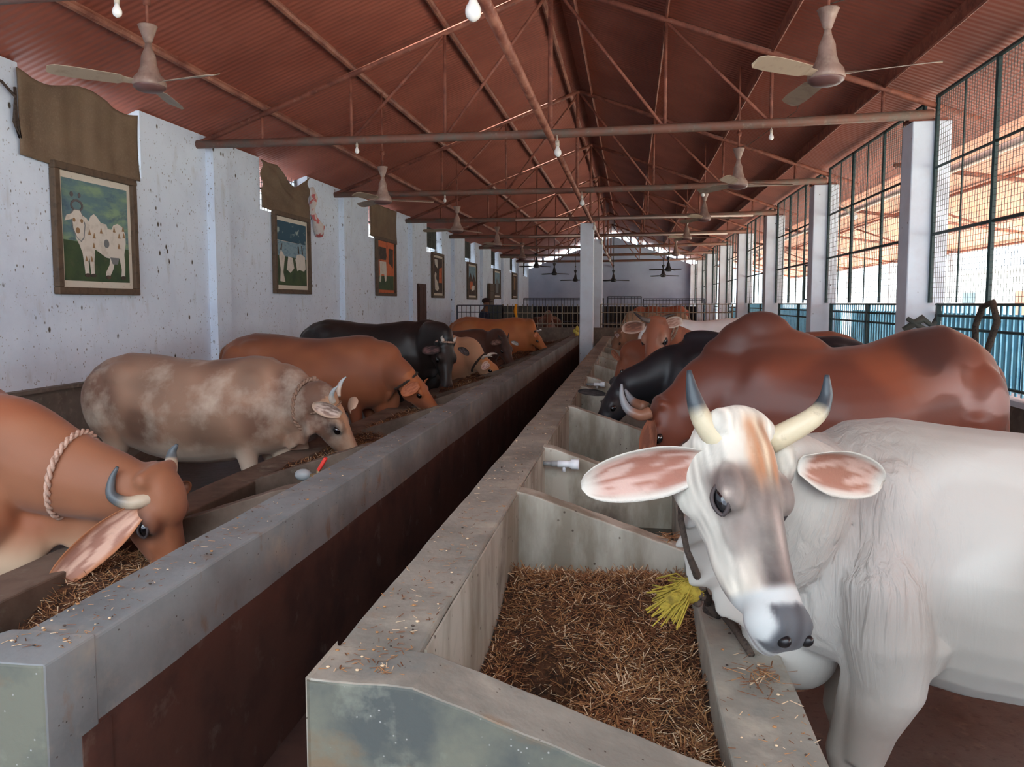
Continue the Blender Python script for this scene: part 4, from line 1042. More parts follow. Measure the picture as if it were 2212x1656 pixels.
def build_cow(name, label, withers, heading, hs, poll, U, N, coat, mat_, voxel=0.02, length=1.0, girth=1.0, hump=0.0, hz=1.0,
              horns=None, ears=None, neck_w=0.12, neck_h=0.20, dewlap=0.06, headscale=1.0, legs=True, tail=True, group=None, smooth=10, fold=False,
              extra=None, eye_r=0.024, neck_mid=None, cat='cow', back=None, tailpose=None, neck_top=0.0, chestdrop=0.0, neck_end=None, neck_sizes=None, lid=None, hump_pos=(-0.02, 1.22), hip=0.17, eye_c=0.101, xleg=0.0):
    """withers: ground point under the withers (x, y); heading: yaw of the body (0 = +x); hs: withers height"""
    wx, wy = withers
    root = empty(name, (wx, wy, 0), label, cat, group)
    s = hs / 1.25
    F = Vector((math.cos(heading), math.sin(heading), 0)); Lf = Vector((-F.y, F.x, 0)); Z = Vector((0, 0, 1))
    O = Vector((wx, wy, 0))
    W = lambda x, y, z: O + F * (x * s) + Lf * (y * s) + Z * (z * s)
    body = MB()
    # torso : x relative to withers, top, bottom, half width
    T = [(-1.24, 1.10, 0.84, 0.08), (-1.20, 1.16, 0.74, 0.15), (-1.10, 1.22, 0.66, 0.21), (-0.95, 1.26, 0.60, 0.245), (-0.75, 1.25, 0.56, 0.265), (-0.55, 1.22, 0.52, 0.30), (-0.35, 1.21, 0.52, 0.31),
         (-0.15, 1.23, 0.54, 0.285), (0.0, 1.25, 0.55, 0.25), (0.12, 1.24, 0.56, 0.225), (0.24, 1.17, 0.60, 0.19), (0.32, 1.06, 0.68, 0.13)]
    secs = []
    for (x, tp, bt, w) in T:
        tp += (np.interp(x, [-1.2, -0.9, -0.5, 0, 0.3], back) if back else 0)
        x2 = x * length if x < 0 else x
        mid = bt + (tp - bt) * 0.50
        bt2 = bt - (0.03 * girth if -0.8 < x < 0 else 0)
        secs.append((W(x2, 0, mid), Lf * s, Z * s, w * girth, tp - mid, mid - bt2, 0.82))
    ring_loft(body, secs, 28)
    # hump
    if hump:
        body.ell(W(hump_pos[0], 0, hump_pos[1]), (0.19 * s, 0.09 * s, (0.06 + 0.22 * hump) * s), Matrix.Rotation(heading, 3, 'Z').to_4x4() @ Matrix.Rotation(-0.12, 4, 'Y'), 20, 14)
    # hip bones and shoulder blades
    for sg in (-1, 1):
        body.ell(W(-0.90 * length, 0.125 * sg * girth, 1.08), (0.18 * s, 0.11 * s, 0.13 * s), Matrix.Rotation(heading, 4, 'Z'))
        body.ell(W(0.02, 0.14 * sg * girth, 0.92), (0.17 * s, 0.095 * s, 0.25 * s), Matrix.Rotation(heading, 4, 'Z') @ Matrix.Rotation(0.25, 4, 'Y'), 16, 12)
        body.ell(W(-1.03 * length, 0.14 * sg * girth, 0.90), (0.19 * s, 0.11 * s, 0.26 * s), Matrix.Rotation(heading, 4, 'Z') @ Matrix.Rotation(-0.2, 4, 'Y'), 16, 12)
    # head
    hU, hN, hS = head_frame(U, N)
    P = Vector(poll); k = headscale * (0.9 + 0.1 * s)
    hsecs = []
    for (a, d, v, w) in HEAD:
        mid = (d + v) / 2 + 0.012
        hsecs.append((P + hU * a * k + hN * mid * k, hS, hN, w * k, (d - mid) * k, (mid - v) * k, 0.78))
    ring_loft(body, hsecs, 24)
    HM = Matrix((( hU.x, hN.x, hS.x, 0), (hU.y, hN.y, hS.y, 0), (hU.z, hN.z, hS.z, 0), (0, 0, 0, 1)))
    hp = lambda a, b_, c: P + (hU * a + hN * b_ + hS * c) * k
    for sg in (-1, 1):
        body.ell(hp(0.155, -0.040, 0.088 * sg), (0.060 * k, 0.036 * k, 0.030 * k), HM)          # brow
        body.ell(hp(0.235, -0.085, 0.066 * sg), (0.07 * k, 0.03 * k, 0.022 * k), HM)            # cheek bone
        body.ell(hp(0.10, -0.150, 0.070 * sg), (0.10 * k, 0.075 * k, 0.030 * k), HM, 14, 10)     # jaw muscle
        body.ell(hp(0.45, -0.050, 0.042 * sg), (0.036 * k, 0.026 * k, 0.022 * k), HM)            # nostril wing
        body.ell(hp(0.0, -0.026, 0.078 * sg), (0.036 * k, 0.030 * k, 0.030 * k), HM)           # horn base
    body.ell(hp(0.462, -0.118, 0), (0.045 * k, 0.028 * k, 0.048 * k), HM)                        # chin
    body.ell(hp(-0.012, -0.012, 0), (0.036 * k, 0.026 * k, 0.088 * k), HM)                            # poll
    # neck from the shoulders to the head
    n0 = W(-0.05, 0, 0.93); n1 = W(0.22, 0, 0.99 + neck_top)
    n3 = hp(0.04, -0.10, 0); n2 = hp(-0.06, -0.10, 0)
    if neck_end: n2, n3 = Vector(neck_end[0]), Vector(neck_end[1])
    path = [n0, n1] + ([Vector(q) for q in neck_mid] if neck_mid else [n1.lerp(n2, 0.5) + Z * 0.02]) + [n2, n3]
    cp = [Vector(q) for q in catmull(path, 6)]
    m = len(cp); nsec = []
    for i, c in enumerate(cp):
        u = i / (m - 1)
        d = (cp[min(i + 1, m - 1)] - cp[max(i - 1, 0)]).normalized()
        # blend the up vector from world up to the head normal
        upv = (Z * (1 - u) + hN * u * 0.9 + (Z * 0.15)); upv = (upv - d * upv.dot(d)).normalized()
        rv = d.cross(upv) * -1
        hw = np.interp(u, [0, 0.3, 0.6, 0.85, 1], [0.20, neck_w * 1.35, neck_w, 0.090, 0.082]) * s
        hh = np.interp(u, [0, 0.3, 0.6, 0.85, 1], [0.27, neck_h * 1.25, neck_h, 0.135, 0.10]) * s
        if neck_sizes: hw = np.interp(u, [0, 0.3, 0.6, 0.85, 1], neck_sizes[0]); hh = np.interp(u, [0, 0.3, 0.6, 0.85, 1], neck_sizes[1])
        nsec.append((c, rv, upv, hw, hh * 0.92, hh * 1.08, 0.9))
    ring_loft(body, nsec, 22)
    # dewlap
    if dewlap:
        dsec = []
        for i in range(3, m - 3):
            c, rv, upv, hw, tp, bt, _ = nsec[i]
            u = i / (m - 1)
            dl = dewlap * s * (0.5 + 0.9 * math.sin(math.pi * min(1, (1 - u) * 1.1))) * (1 + 0.18 * math.sin(i * 2.3))
            wob = 0.012 * math.sin(i * 1.9)
            dsec.append((c - upv * (bt * 0.72) + rv * wob, rv, upv, 0.030 * s, bt * 0.3, bt * 0.25 + dl, 1.0))
        ring_loft(body, dsec, 12)
        q = W(0.26, 0, 0.62 - chestdrop)
        body.ell(q, (0.13 * s, 0.07 * s, (0.11 + dewlap * 0.6) * s), Matrix.Rotation(heading, 4, 'Z') @ Matrix.Rotation(0.5, 4, 'Y'), 16, 12)
    # legs
    if legs:
        lp = dict(front=[(0.03, 0.98, 0.05), (0.03, 0.86, 0.10), (0.02, 0.66, 0.085), (0.02, 0.56, 0.07), (0.05, 0.42, 0.052), (0.055, 0.36, 0.056), (0.05, 0.30, 0.043), (0.045, 0.16, 0.036), (0.05, 0.10, 0.045), (0.075, 0.05, 0.05), (0.085, 0.0, 0.058)],
                  rear=[(-1.0, 1.04, 0.07), (-1.02, 0.88, 0.145), (-0.97, 0.70, 0.115), (-1.02, 0.58, 0.085), (-1.13, 0.46, 0.055), (-1.15, 0.40, 0.052), (-1.12, 0.30, 0.040), (-1.10, 0.16, 0.037), (-1.085, 0.10, 0.046), (-1.055, 0.05, 0.05), (-1.04, 0.0, 0.058)])
        for kind in ('front', 'rear'):
            for sg in (-1, 1):
                off = (0.05 if sg > 0 else -0.05)
                pts = []; rs = []
                for (x, z, r) in lp[kind]:
                    yy = np.interp(z, [0, 0.5, 0.9], [0.115, 0.125, 0.14]) * sg
                    xx = (x * length if kind == 'rear' else x + xleg) + off * (1 - z / 0.9) * (1 if kind == 'front' else -1)
                    pts.append(W(xx, yy, max(z, 0.004))); rs.append(r * s)
                body.tube(pts, rs, 14)
    if extra: extra(body, W, hp, s)
    o = body.build(name + '_raw', mat_)
    rm = o.modifiers.new('r', 'REMESH'); rm.mode = 'VOXEL'; rm.voxel_size = voxel; rm.use_smooth_shade = True
    sm = o.modifiers.new('s', 'SMOOTH'); sm.factor = 0.5; sm.iterations = smooth
    if voxel > 0.012:
        pass
    dg = bpy.context.evaluated_depsgraph_get(); dg.update()
    me = bpy.data.meshes.new_from_object(o.evaluated_get(dg))
    bpy.data.objects.remove(o)
    me.name = 'body'
    me.materials.clear(); me.materials.append(mat_)
    nv = len(me.vertices)
    co = np.empty(nv * 3); me.vertices.foreach_get('co', co); co = co.reshape(-1, 3)
    # coordinates for the coat
    rel = co - np.array(O); lx = rel @ np.array(F) / s; ly = rel @ np.array(Lf) / s; lz = rel[:, 2] / s
    hr = (co - np.array(P)) / k; ha = hr @ np.array(hU); hb = hr @ np.array(hN); hc = hr @ np.array(hS)
    inhead = (ha > -0.06) & (ha < 0.56) & (hb > -0.27) & (hb < 0.09) & (abs(hc) < 0.16)
    nz = np.array([mnoise.noise(Vector(p) * 2.6) for p in co]) if nv < 400000 else np.zeros(nv)
    nz2 = np.array([mnoise.noise(Vector(p) * 7.0 + Vector((9, 0, 0))) for p in co])
    col = coat(dict(p=co, lx=lx, ly=ly, lz=lz, a=ha, b=hb, c=hc, head=inhead, n=nz, n2=nz2))
    # hooves
    hoof = (lz < 0.055)
    col[hoof] = np.array([46, 40, 38])
    lincol = np.clip(col / 255.0, 0, 1); lincol = np.where(lincol <= 0.04045, lincol / 12.92, ((lincol + 0.055) / 1.055) ** 2.4)
    ca = me.color_attributes.new('coat', 'FLOAT_COLOR', 'POINT')
    arr = np.ones((nv, 4), dtype=np.float32); arr[:, :3] = lincol
    ca.data.foreach_set('color', arr.ravel())
    if fold:
        fa = me.color_attributes.new('fold', 'FLOAT_COLOR', 'POINT')
        fv = fold(dict(p=co, lx=lx, ly=ly, lz=lz, a=ha, b=hb, c=hc, head=inhead))
        arr = np.ones((nv, 4), dtype=np.float32); arr[:, 0] = fv; arr[:, 1] = fv; arr[:, 2] = fv
        fa.data.foreach_set('color', arr.ravel())
    ob = bpy.data.objects.new('body', me); COL.objects.link(ob)
    ob.parent = root; ob.matrix_parent_inverse = root.matrix_basis.inverted()
    # eyes
    for sg in (-1, 1):
        b = MB(); b.ell(hp(0.178, -0.062, eye_c * sg), (eye_r * 1.25 * k, eye_r * k, eye_r * 0.8 * k), HM, 20, 14)
        b.build('eye', M_eye, root, True)
        if lid:
            b = MB(); b.ell(hp(0.486, -0.048, 0.038 * sg), (0.013 * k, 0.017 * k, 0.012 * k), HM, 14, 10); b.build('nostril', M_nostril, root, True)
            eyelid(root, hp, sg, HM, eye_r * k, (eye_c + 0.008, lid), k, hU, hN, hS)
    # horns
    if horns:
        hcol = horns.get('cols', ((214, 200, 170), (70, 74, 78)))
        for sg in (-1, 1):
            pts = [hp(*(q[0], q[1], q[2] * sg)) for q in horns['pts']]
            if horns.get('world'): pts = [Vector(q) for q in horns['world'][0 if sg < 0 else 1]]
            cpts = catmull(pts, 5); nn = len(cpts)
            r0 = horns.get('r', 0.026) * k
            rs = [r0 * (1 - (i / (nn - 1)) ** 1.5 * 0.82) for i in range(nn)]
            b = MB(); b.tube([Vector(q) for q in cpts], rs, 14)
            oo = b.build('horn', M_horn, root, True)
            mm = oo.data; ca = mm.color_attributes.new('coat', 'FLOAT_COLOR', 'POINT')
            c0, c1 = np.array(lin(hcol[0])), np.array(lin(hcol[1]))
            arr = np.ones((len(mm.vertices), 4), dtype=np.float32)
            for i in range(nn):
                t_ = sstep(0.34, 0.54, i / (nn - 1)); arr[i * 14:(i + 1) * 14, :3] = c0 * (1 - t_) + c1 * t_
            ca.data.foreach_set('color', arr.ravel())
    # ears
    if ears:
        for sg in (-1, 1):
            e = ears[0 if sg < 0 else 1]
            if e is None: continue
            base = Vector(e['base']) if 'base' in e else hp(0.045, -0.055, 0.095 * sg)
            tip = Vector(e['tip'])
            open_ = Vector(e['open']).normalized()          # direction the cup faces
            build_ear(root, base, tip, open_, e.get('w', 0.055) * k, e['out'], e['in'], e.get('curl', 0.6))
    # tail
    if tail:
        tp0 = W(-1.20 * length, 0, 1.13)
        pts = [tp0, W(-1.27 * length, 0.0, 1.05), W(-1.30 * length, 0.02, 0.8), W(-1.28 * length, 0.04, 0.5)] if not tailpose else [Vector(q) for q in tailpose]
        b = MB(); c_ = [Vector(q) for q in catmull(pts, 5)]; b.tube(c_, [0.032 * s * (1 - 0.6 * i / (len(c_) - 1)) for i in range(len(c_))], 10)
        e_ = c_[-1]; b.ell(e_ - Z * 0.08 * s, (0.03 * s, 0.03 * s, 0.13 * s))
        oo = b.build('tail', mat_, root, True); mm = oo.data; ca = mm.color_attributes.new('coat', 'FLOAT_COLOR', 'POINT')
        mc = col[lx < -1.0].mean(axis=0) if (lx < -1.0).any() else col.mean(axis=0)
        arr = np.ones((len(mm.vertices), 4), dtype=np.float32); arr[:, :3] = np.array(lin(tuple(mc))) * 0.8
        ca.data.foreach_set('color', arr.ravel())
        if fold: mm.color_attributes.new('fold', 'FLOAT_COLOR', 'POINT')
    return root, dict(W=W, hp=hp, neck=nsec, k=k, s=s, HM=HM)

M_horn = mat('horn', (128, 128, 128), 0.38, [('noise', 40, (60, 58, 56), 0.62, 0.8, (1, 1, 1), 0.4)], attr='coat', bump=(60, 0.15))
M_ear = mat('ear_hide', (128, 128, 128), 0.8, [('noise', 30, (110, 84, 72), 0.60, 0.85, (1, 1, 1), 0.35)], attr='coat', bump=(150, 0.25))
def build_ear(root, base, tip, face, w, cout, cin, curl=0.6, droop=0.02):
    """leaf-shaped ear: narrow rolled base, broad middle, blunt rounded tip"""
    d = tip - base; L = d.length; d.normalize()
    f = (face - d * face.dot(d)).normalized(); q = d.cross(f)
    nu, nv = 30, 18; v = []; uv = []
    for i in range(nu + 1):
        u = i / nu
        if u < 0.45: wd = w * (0.42 + 0.58 * math.sin(u / 0.45 * math.pi / 2))
        else: wd = w * math.sqrt(max(0.0, 1 - ((u - 0.45) / 0.555) ** 2.4))
        a_max = 0.35 + 1.15 * curl * (1 - 0.8 * u)
        rr = wd / math.sin(min(a_max, 1.5))
        for j in range(nv + 1):
            t = -1 + 2 * j / nv
            ang = t * a_max
            y = math.sin(ang) * rr
            z = (math.cos(a_max * 0.0) - math.cos(ang)) * rr
            v.append(base + d * (u * L) + q * y + f * (z - 0.3 * w * math.sin(u * math.pi) * (1 - t * t) * 0.4) - Vector((0, 0, 1)) * droop * u * u)
            uv.append((u, t))
    n1 = (nu + 1) * (nv + 1)
    fs = [(i * (nv + 1) + j, (i + 1) * (nv + 1) + j, (i + 1) * (nv + 1) + j + 1, i * (nv + 1) + j + 1) for i in range(nu) for j in range(nv)]
    th = 0.007
    back = [p - f * th * (1.0 - abs(t) ** 4 * 0.6) for p, (u, t) in zip(v, uv)]
    fs2 = [tuple(reversed([k + n1 for k in face_])) for face_ in fs]
    rim = []
    ed = [j for j in range(nv + 1)] + [i * (nv + 1) + nv for i in range(1, nu + 1)] + [nu * (nv + 1) + j for j in range(nv - 1, -1, -1)] + [i * (nv + 1) for i in range(nu - 1, 0, -1)]
    for a_, b_ in zip(ed, ed[1:] + ed[:1]): rim.append((b_, a_, a_ + n1, b_ + n1))
    b = MB(); b.add(v + back, fs + fs2 + rim)
    o = b.build('ear', M_ear, root, True)
    co, ci, cs = np.array(lin(cout[0])), np.array(lin(cin[0])), np.array(lin(cin[1]))
    arr = np.ones((2 * n1, 4), dtype=np.float32)
    for i_, (u, t) in enumerate(uv):
        rimf = max(float(sstep(0.62, 0.92, abs(t))), float(sstep(0.80, 0.97, u)), float(sstep(0.16, 0.02, u)))
        nn = mnoise.noise(Vector((u * 4.5 + t * 1.5, t * 4.0 + w * 90, 1.0 + L * 10))) + 0.15 * mnoise.noise(Vector((u * 9, t * 8, 4)))
        st = float(sstep(-0.10, 0.35, nn + 0.25 * math.exp(-((u - 0.35) / 0.25) ** 2))) * 0.85
        c = ci * (1 - st) + cs * st
        arr[i_, :3] = c * (1 - rimf) + co * rimf
        arr[n1 + i_, :3] = co
    ca = o.data.color_attributes.new('coat', 'FLOAT_COLOR', 'POINT'); ca.data.foreach_set('color', arr.ravel())
    me = o.data; bm = bmesh.new(); bm.from_mesh(me); bmesh.ops.recalc_face_normals(bm, faces=bm.faces); bm.to_mesh(me); bm.free()
    return o

def eyelid(root, hp, sg, HMx, r, c_, k, hU, hN, hS):
    ctr = hp(0.178, -0.060, c_[0] * sg); c = c_[1]
    nrm = (hS * sg + hN * 0.45).normalized()
    ax = (hU + hN * -0.25); ax = (ax - nrm * ax.dot(nrm)).normalized(); ay = nrm.cross(ax)
    pts = []
    for i in range(25):
        a = 2 * math.pi * i / 24
        pts.append(ctr + ax * math.cos(a) * r * 1.35 + ay * math.sin(a) * abs(math.sin(a)) ** 0.35 * r * 0.74 + nrm * (0.010 - 0.012 * abs(math.cos(a)) ** 2) * k)
    b = MB(); b.tube(pts, 0.005 * k, 8, caps=False)
    return b.build('eyelid', c, root, True)

def rope_ring(root, nsec, i, r, m, grow=1.04, name='neck_rope', twist=True, tail=None, tilt=0.0):
    c, rv, upv, hw, tp, bt, _ = nsec[i]
    d = rv.cross(upv)
    pts = []
    for k_ in range(33):
        a = 2 * math.pi * k_ / 32
        pts.append(c + rv * math.cos(a) * hw * grow + upv * math.sin(a) * (tp if math.sin(a) > 0 else bt) * grow + d * tilt * math.sin(a))
    b = MB()
    if twist:
        for ph in (0, math.pi):
            q = []
            n = 200
            for j in range(n + 1):
                t = j / n * 32; i0 = int(min(31, t)); p = pts[i0].lerp(pts[i0 + 1], t - i0)
                cc = (p - c).normalized(); e2 = cc.cross((pts[i0 + 1] - pts[i0]).normalized())
                ang = t * 3.0 + ph
                q.append(p + (cc * math.cos(ang) + e2 * math.sin(ang)) * r * 0.6)
            b.tube(q, r * 0.72, 6)
    else:
        b.tube(pts, r, 8)
    o = b.build(name, m, root, True)
    return pts

def mix(c, tgt, f):
    f = np.asarray(f)[:, None]; return c * (1 - f) + np.array(tgt, float) * f
def plain(base, dark=None, belly=None, muzzle=(60, 54, 54), face=None, dk=0.4, nose=(52, 48, 50), eyepatch=None, legc=None, ndark=0.25):
    def f(g):
        n = len(g['lx']); c = np.tile(np.array(base, float), (n, 1))
        c *= (1 + ndark * 0.5 * g['n'] + 0.06 * g['n2'])[:, None]
        if dark is not None:
            c = mix(c, dark, sstep(0.05, 0.45, g['n'] + 0.15) * dk)
            c = mix(c, dark, sstep(1.10, 1.28, g['lz']) * (~g['head']) * 0.55)
        if belly is not None: c = mix(c, belly, sstep(0.72, 0.52, g['lz']) * (~g['head']) * 0.9)
        if legc is not None: c = mix(c, legc, sstep(0.5, 0.38, g['lz']) * 0.8)
        h = g['head'].astype(float)
        if face is not None: c = mix(c, face, h * sstep(-0.10, -0.02, g['b']) * 0.8)
        if eyepatch is not None: c = mix(c, eyepatch, h * np.exp(-(((g['a'] - 0.17) / 0.06) ** 2 + ((g['b'] + 0.07) / 0.05) ** 2)) * (abs(g['c']) > 0.05))
        c = mix(c, muzzle, h * sstep(0.37, 0.42, g['a']))
        c = mix(c, nose, h * sstep(0.44, 0.47, g['a']) * sstep(-0.13, -0.10, g['b']))
        return c
    return f
PI = math.pi

# --- the white cow in front, head turned to the camera
def white_coat(g):
    n = len(g['lx']); c = np.tile(np.array((180, 177, 170), float), (n, 1))
    c = mix(c, (138, 132, 124), sstep(0.0, 0.45, g['n'] + 0.12) * (~g['head']) * 0.75)
    c = mix(c, (160, 152, 144), sstep(0.0, 0.35, g['n2']) * (~g['head']) * 0.35)
    # darker front of the leg and the neck folds
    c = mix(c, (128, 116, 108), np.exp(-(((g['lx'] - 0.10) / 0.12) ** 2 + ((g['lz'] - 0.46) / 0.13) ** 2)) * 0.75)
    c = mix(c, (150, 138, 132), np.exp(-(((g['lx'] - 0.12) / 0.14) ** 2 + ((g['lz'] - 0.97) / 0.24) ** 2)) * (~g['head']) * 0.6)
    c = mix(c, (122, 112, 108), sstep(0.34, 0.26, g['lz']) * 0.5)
    h = g['head'].astype(float); A, Bn, Cs = g['a'], g['b'], g['c']; aC = abs(Cs)
    c = mix(c, (188, 183, 172), h)
    # grey-brown mask between and around the eyes, down the face
    mask = sstep(0.09, 0.14, A + 0.02 * g['n2']) * sstep(0.40, 0.36, A) * sstep(-0.115, -0.055, Bn)
    c = mix(c, (104, 90, 84), h * mask * 0.95)
    c = mix(c, (64, 56, 54), h * sstep(0.22, 0.27, A) * sstep(0.41, 0.36, A) * np.exp(-((aC - 0.030) / 0.022) ** 2) * 0.8)
    c = mix(c, (158, 140, 132), h * sstep(0.16, 0.24, A) * sstep(0.40, 0.34, A) * np.exp(-(aC / 0.013) ** 2) * sstep(-0.06, -0.03, Bn) * 0.7)
    c = mix(c, (226, 216, 198), h * sstep(0.26, 0.32, A) * sstep(0.44, 0.40, A) * np.exp(-((aC - 0.060) / 0.012) ** 2) * 0.55)
    # rusty brow streaks and a pale ridge in the middle
    st = h * sstep(-0.03, 0.02, A) * sstep(0.19, 0.12, A) * sstep(-0.06, -0.02, Bn)
    c = mix(c, (160, 108, 72), st * np.exp(-((aC - 0.024) / 0.024) ** 2) * 0.85)
    c = mix(c, (214, 192, 160), st * np.exp(-(Cs / 0.009) ** 2) * 0.7)
    c = mix(c, (204, 199, 188), h * sstep(0.10, 0.04, A) * np.exp(-((aC - 0.07) / 0.03) ** 2) * 0.9)
    c = mix(c, (92, 78, 74), h * np.exp(-(((A - 0.165) / 0.045) ** 2 + ((Bn + 0.055) / 0.03) ** 2)) * (aC > 0.06) * 0.7)
    c = mix(c, (206, 190, 176), h * np.exp(-(((A - 0.175) / 0.012) ** 2 + ((Bn + 0.035) / 0.012) ** 2)) * 0.9)
    n3 = np.array([mnoise.noise(Vector((a_ * 9, c_ * 70, b_ * 70))) if hh else 0.0 for a_, b_, c_, hh in zip(A, Bn, Cs, h)])
    c = np.clip(c * (1 + 0.20 * n3 * sstep(0.42, 0.36, A))[:, None], 0, 250)
    c = mix(c, (150, 96, 62), h * sstep(0.0, 0.05, A) * sstep(0.20, 0.10, A) * sstep(-0.06, -0.02, Bn) * sstep(0.06, 0.35, n3) * np.exp(-(aC / 0.05) ** 2) * 0.6)
    # muzzle
    c = mix(c, (178, 180, 178), h * sstep(0.365, 0.39, A))
    nose = h * sstep(0.405, 0.425, A + 0.01 * n3) * sstep(-0.104, -0.094, Bn) * sstep(0.064, 0.054, aC)
    c = mix(c, (78, 80, 84), nose)
    c = mix(c, (52, 50, 54), nose * np.exp(-(aC / 0.016) ** 2) * 0.7)
    c = mix(c, (24, 22, 24), h * np.exp(-(((A - 0.460) / 0.020) ** 2 + ((Bn + 0.052) / 0.020) ** 2 + ((aC - 0.040) / 0.016) ** 2) ** 2) * 1.0)
    c = mix(c, (60, 58, 60), nose * sstep(0.0, 0.3, g['n2'] + n3 * 0.6) * 0.6)
    c = mix(c, (110, 100, 96), h * sstep(0.40, 0.43, A) * np.exp(-((Bn + 0.117) / 0.004) ** 2) * 0.8)
    return c
def white_fold(g):
    f = np.exp(-(((g['lx'] - 0.14) / 0.17) ** 2 + ((g['lz'] - 0.95) / 0.26) ** 2)) * (~g['head'])
    return np.clip(f * 1.3, 0, 1)
M_cow_white = cow_material('white_hide', 0.72, 1.0, ((176, 168, 158), 0.35))
HW = (0.28, 1.80, 1.375)
def white_extra(b, W, hp, s):
    U_ = (hp(1, 0, 0) - hp(0, 0, 0)).normalized(); N_ = (hp(0, 1, 0) - hp(0, 0, 0)).normalized(); S_ = (hp(0, 0, 1) - hp(0, 0, 0)).normalized()
    HMx = Matrix(((U_.x, N_.x, S_.x, 0), (U_.y, N_.y, S_.y, 0), (U_.z, N_.z, S_.z, 0), (0, 0, 0, 1)))
    b.ell(hp(0.26, -0.115, 0), (0.17, 0.085, 0.078), HMx, 20, 14)
    b.ell(hp(0.435, -0.082, 0), (0.066, 0.064, 0.076), HMx, 20, 14)
    # shoulder point, elbow and knee of the near front leg
    b.tube([W(0.08, 0.17, 1.0), W(0.09, 0.19, 0.86), W(0.07, 0.20, 0.72), W(0.06, 0.185, 0.58), W(0.09, 0.165, 0.46), W(0.11, 0.155, 0.36)], [0.05, 0.11, 0.115, 0.095, 0.068, 0.058], 18)
    b.tube([W(0.0, 0.19, 0.80), W(-0.03, 0.20, 0.70), W(-0.01, 0.19, 0.64)], [0.03, 0.06, 0.05], 12)
    b.tube([W(0.10, -0.17, 0.86), W(0.11, -0.18, 0.70), W(0.10, -0.17, 0.56)], [0.09, 0.10, 0.075], 14)
M_nostril = mat('nostril_dark', (20, 18, 20), 0.3)
M_lid = mat('dark_eyelid', (62, 54, 54), 0.6)
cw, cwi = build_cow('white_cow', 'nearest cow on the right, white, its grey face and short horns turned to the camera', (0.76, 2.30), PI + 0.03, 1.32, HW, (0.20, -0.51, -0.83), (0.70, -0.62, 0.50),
    white_coat, M_cow_white, 0.0075, length=1.05, girth=1.0, horns=dict(world=[[(0.335, 1.87, 1.315), (0.432, 1.875, 1.375), (0.468, 1.90, 1.42), (0.47, 1.90, 1.478)], [(0.205, 1.77, 1.33), (0.165, 1.765, 1.385), (0.145, 1.77, 1.44), (0.135, 1.78, 1.495)]],
    pts=[(0, 0, 0)], r=0.030, cols=((196, 184, 156), (54, 62, 68))),
    ears=(dict(base=(0.405, 1.86, 1.27), tip=(0.635, 1.99, 1.215), open=(0.10, -0.97, -0.20), w=0.062, out=((196, 190, 180), (196, 186, 172)), **{'in': ((186, 152, 138), (140, 88, 68))}, curl=0.50),
          dict(base=(0.185, 1.775, 1.285), tip=(-0.110, 1.735, 1.245), open=(-0.1, -0.95, -0.22), w=0.066, out=((198, 192, 182), (200, 190, 178)), **{'in': ((190, 158, 146), (144, 88, 70))}, curl=0.46)),
    dewlap=0.09, headscale=0.98, smooth=8, fold=white_fold, extra=white_extra, eye_r=0.027, lid=M_lid, eye_c=0.094, xleg=0.05,
    neck_mid=[(0.46, 2.12, 1.09)], neck_end=[(0.35, 1.98, 1.21), (0.30, 1.88, 1.25)], neck_sizes=([0.22, 0.15, 0.12, 0.095, 0.085], [0.27, 0.25, 0.20, 0.135, 0.10]))

# --- left row, nearest first
M_hide = cow_material('hide', 0.60)
M_hide_mottled = cow_material('mottled_hide', 0.65, mott=((206, 190, 172), 0.7))
M_hide_gloss = cow_material('glossy_hide', 0.42, coat=0.0)
M_hide_black = cow_material('black_hide', 0.42, sheen=0.02)
ear_o = lambda a, b_: (a, b_)
orange = (146, 94, 66)
def zebu_brow(b, W, hp, s):
    U_ = (hp(1, 0, 0) - hp(0, 0, 0)).normalized(); N_ = (hp(0, 1, 0) - hp(0, 0, 0)).normalized(); S_ = (hp(0, 0, 1) - hp(0, 0, 0)).normalized()
    M = Matrix(((U_.x, N_.x, S_.x, 0), (U_.y, N_.y, S_.y, 0), (U_.z, N_.z, S_.z, 0), (0, 0, 0, 1)))
    b.ell(hp(0.09, 0.0, 0), (0.13, 0.05, 0.085), M, 18, 12); fawn = (168, 132, 108)
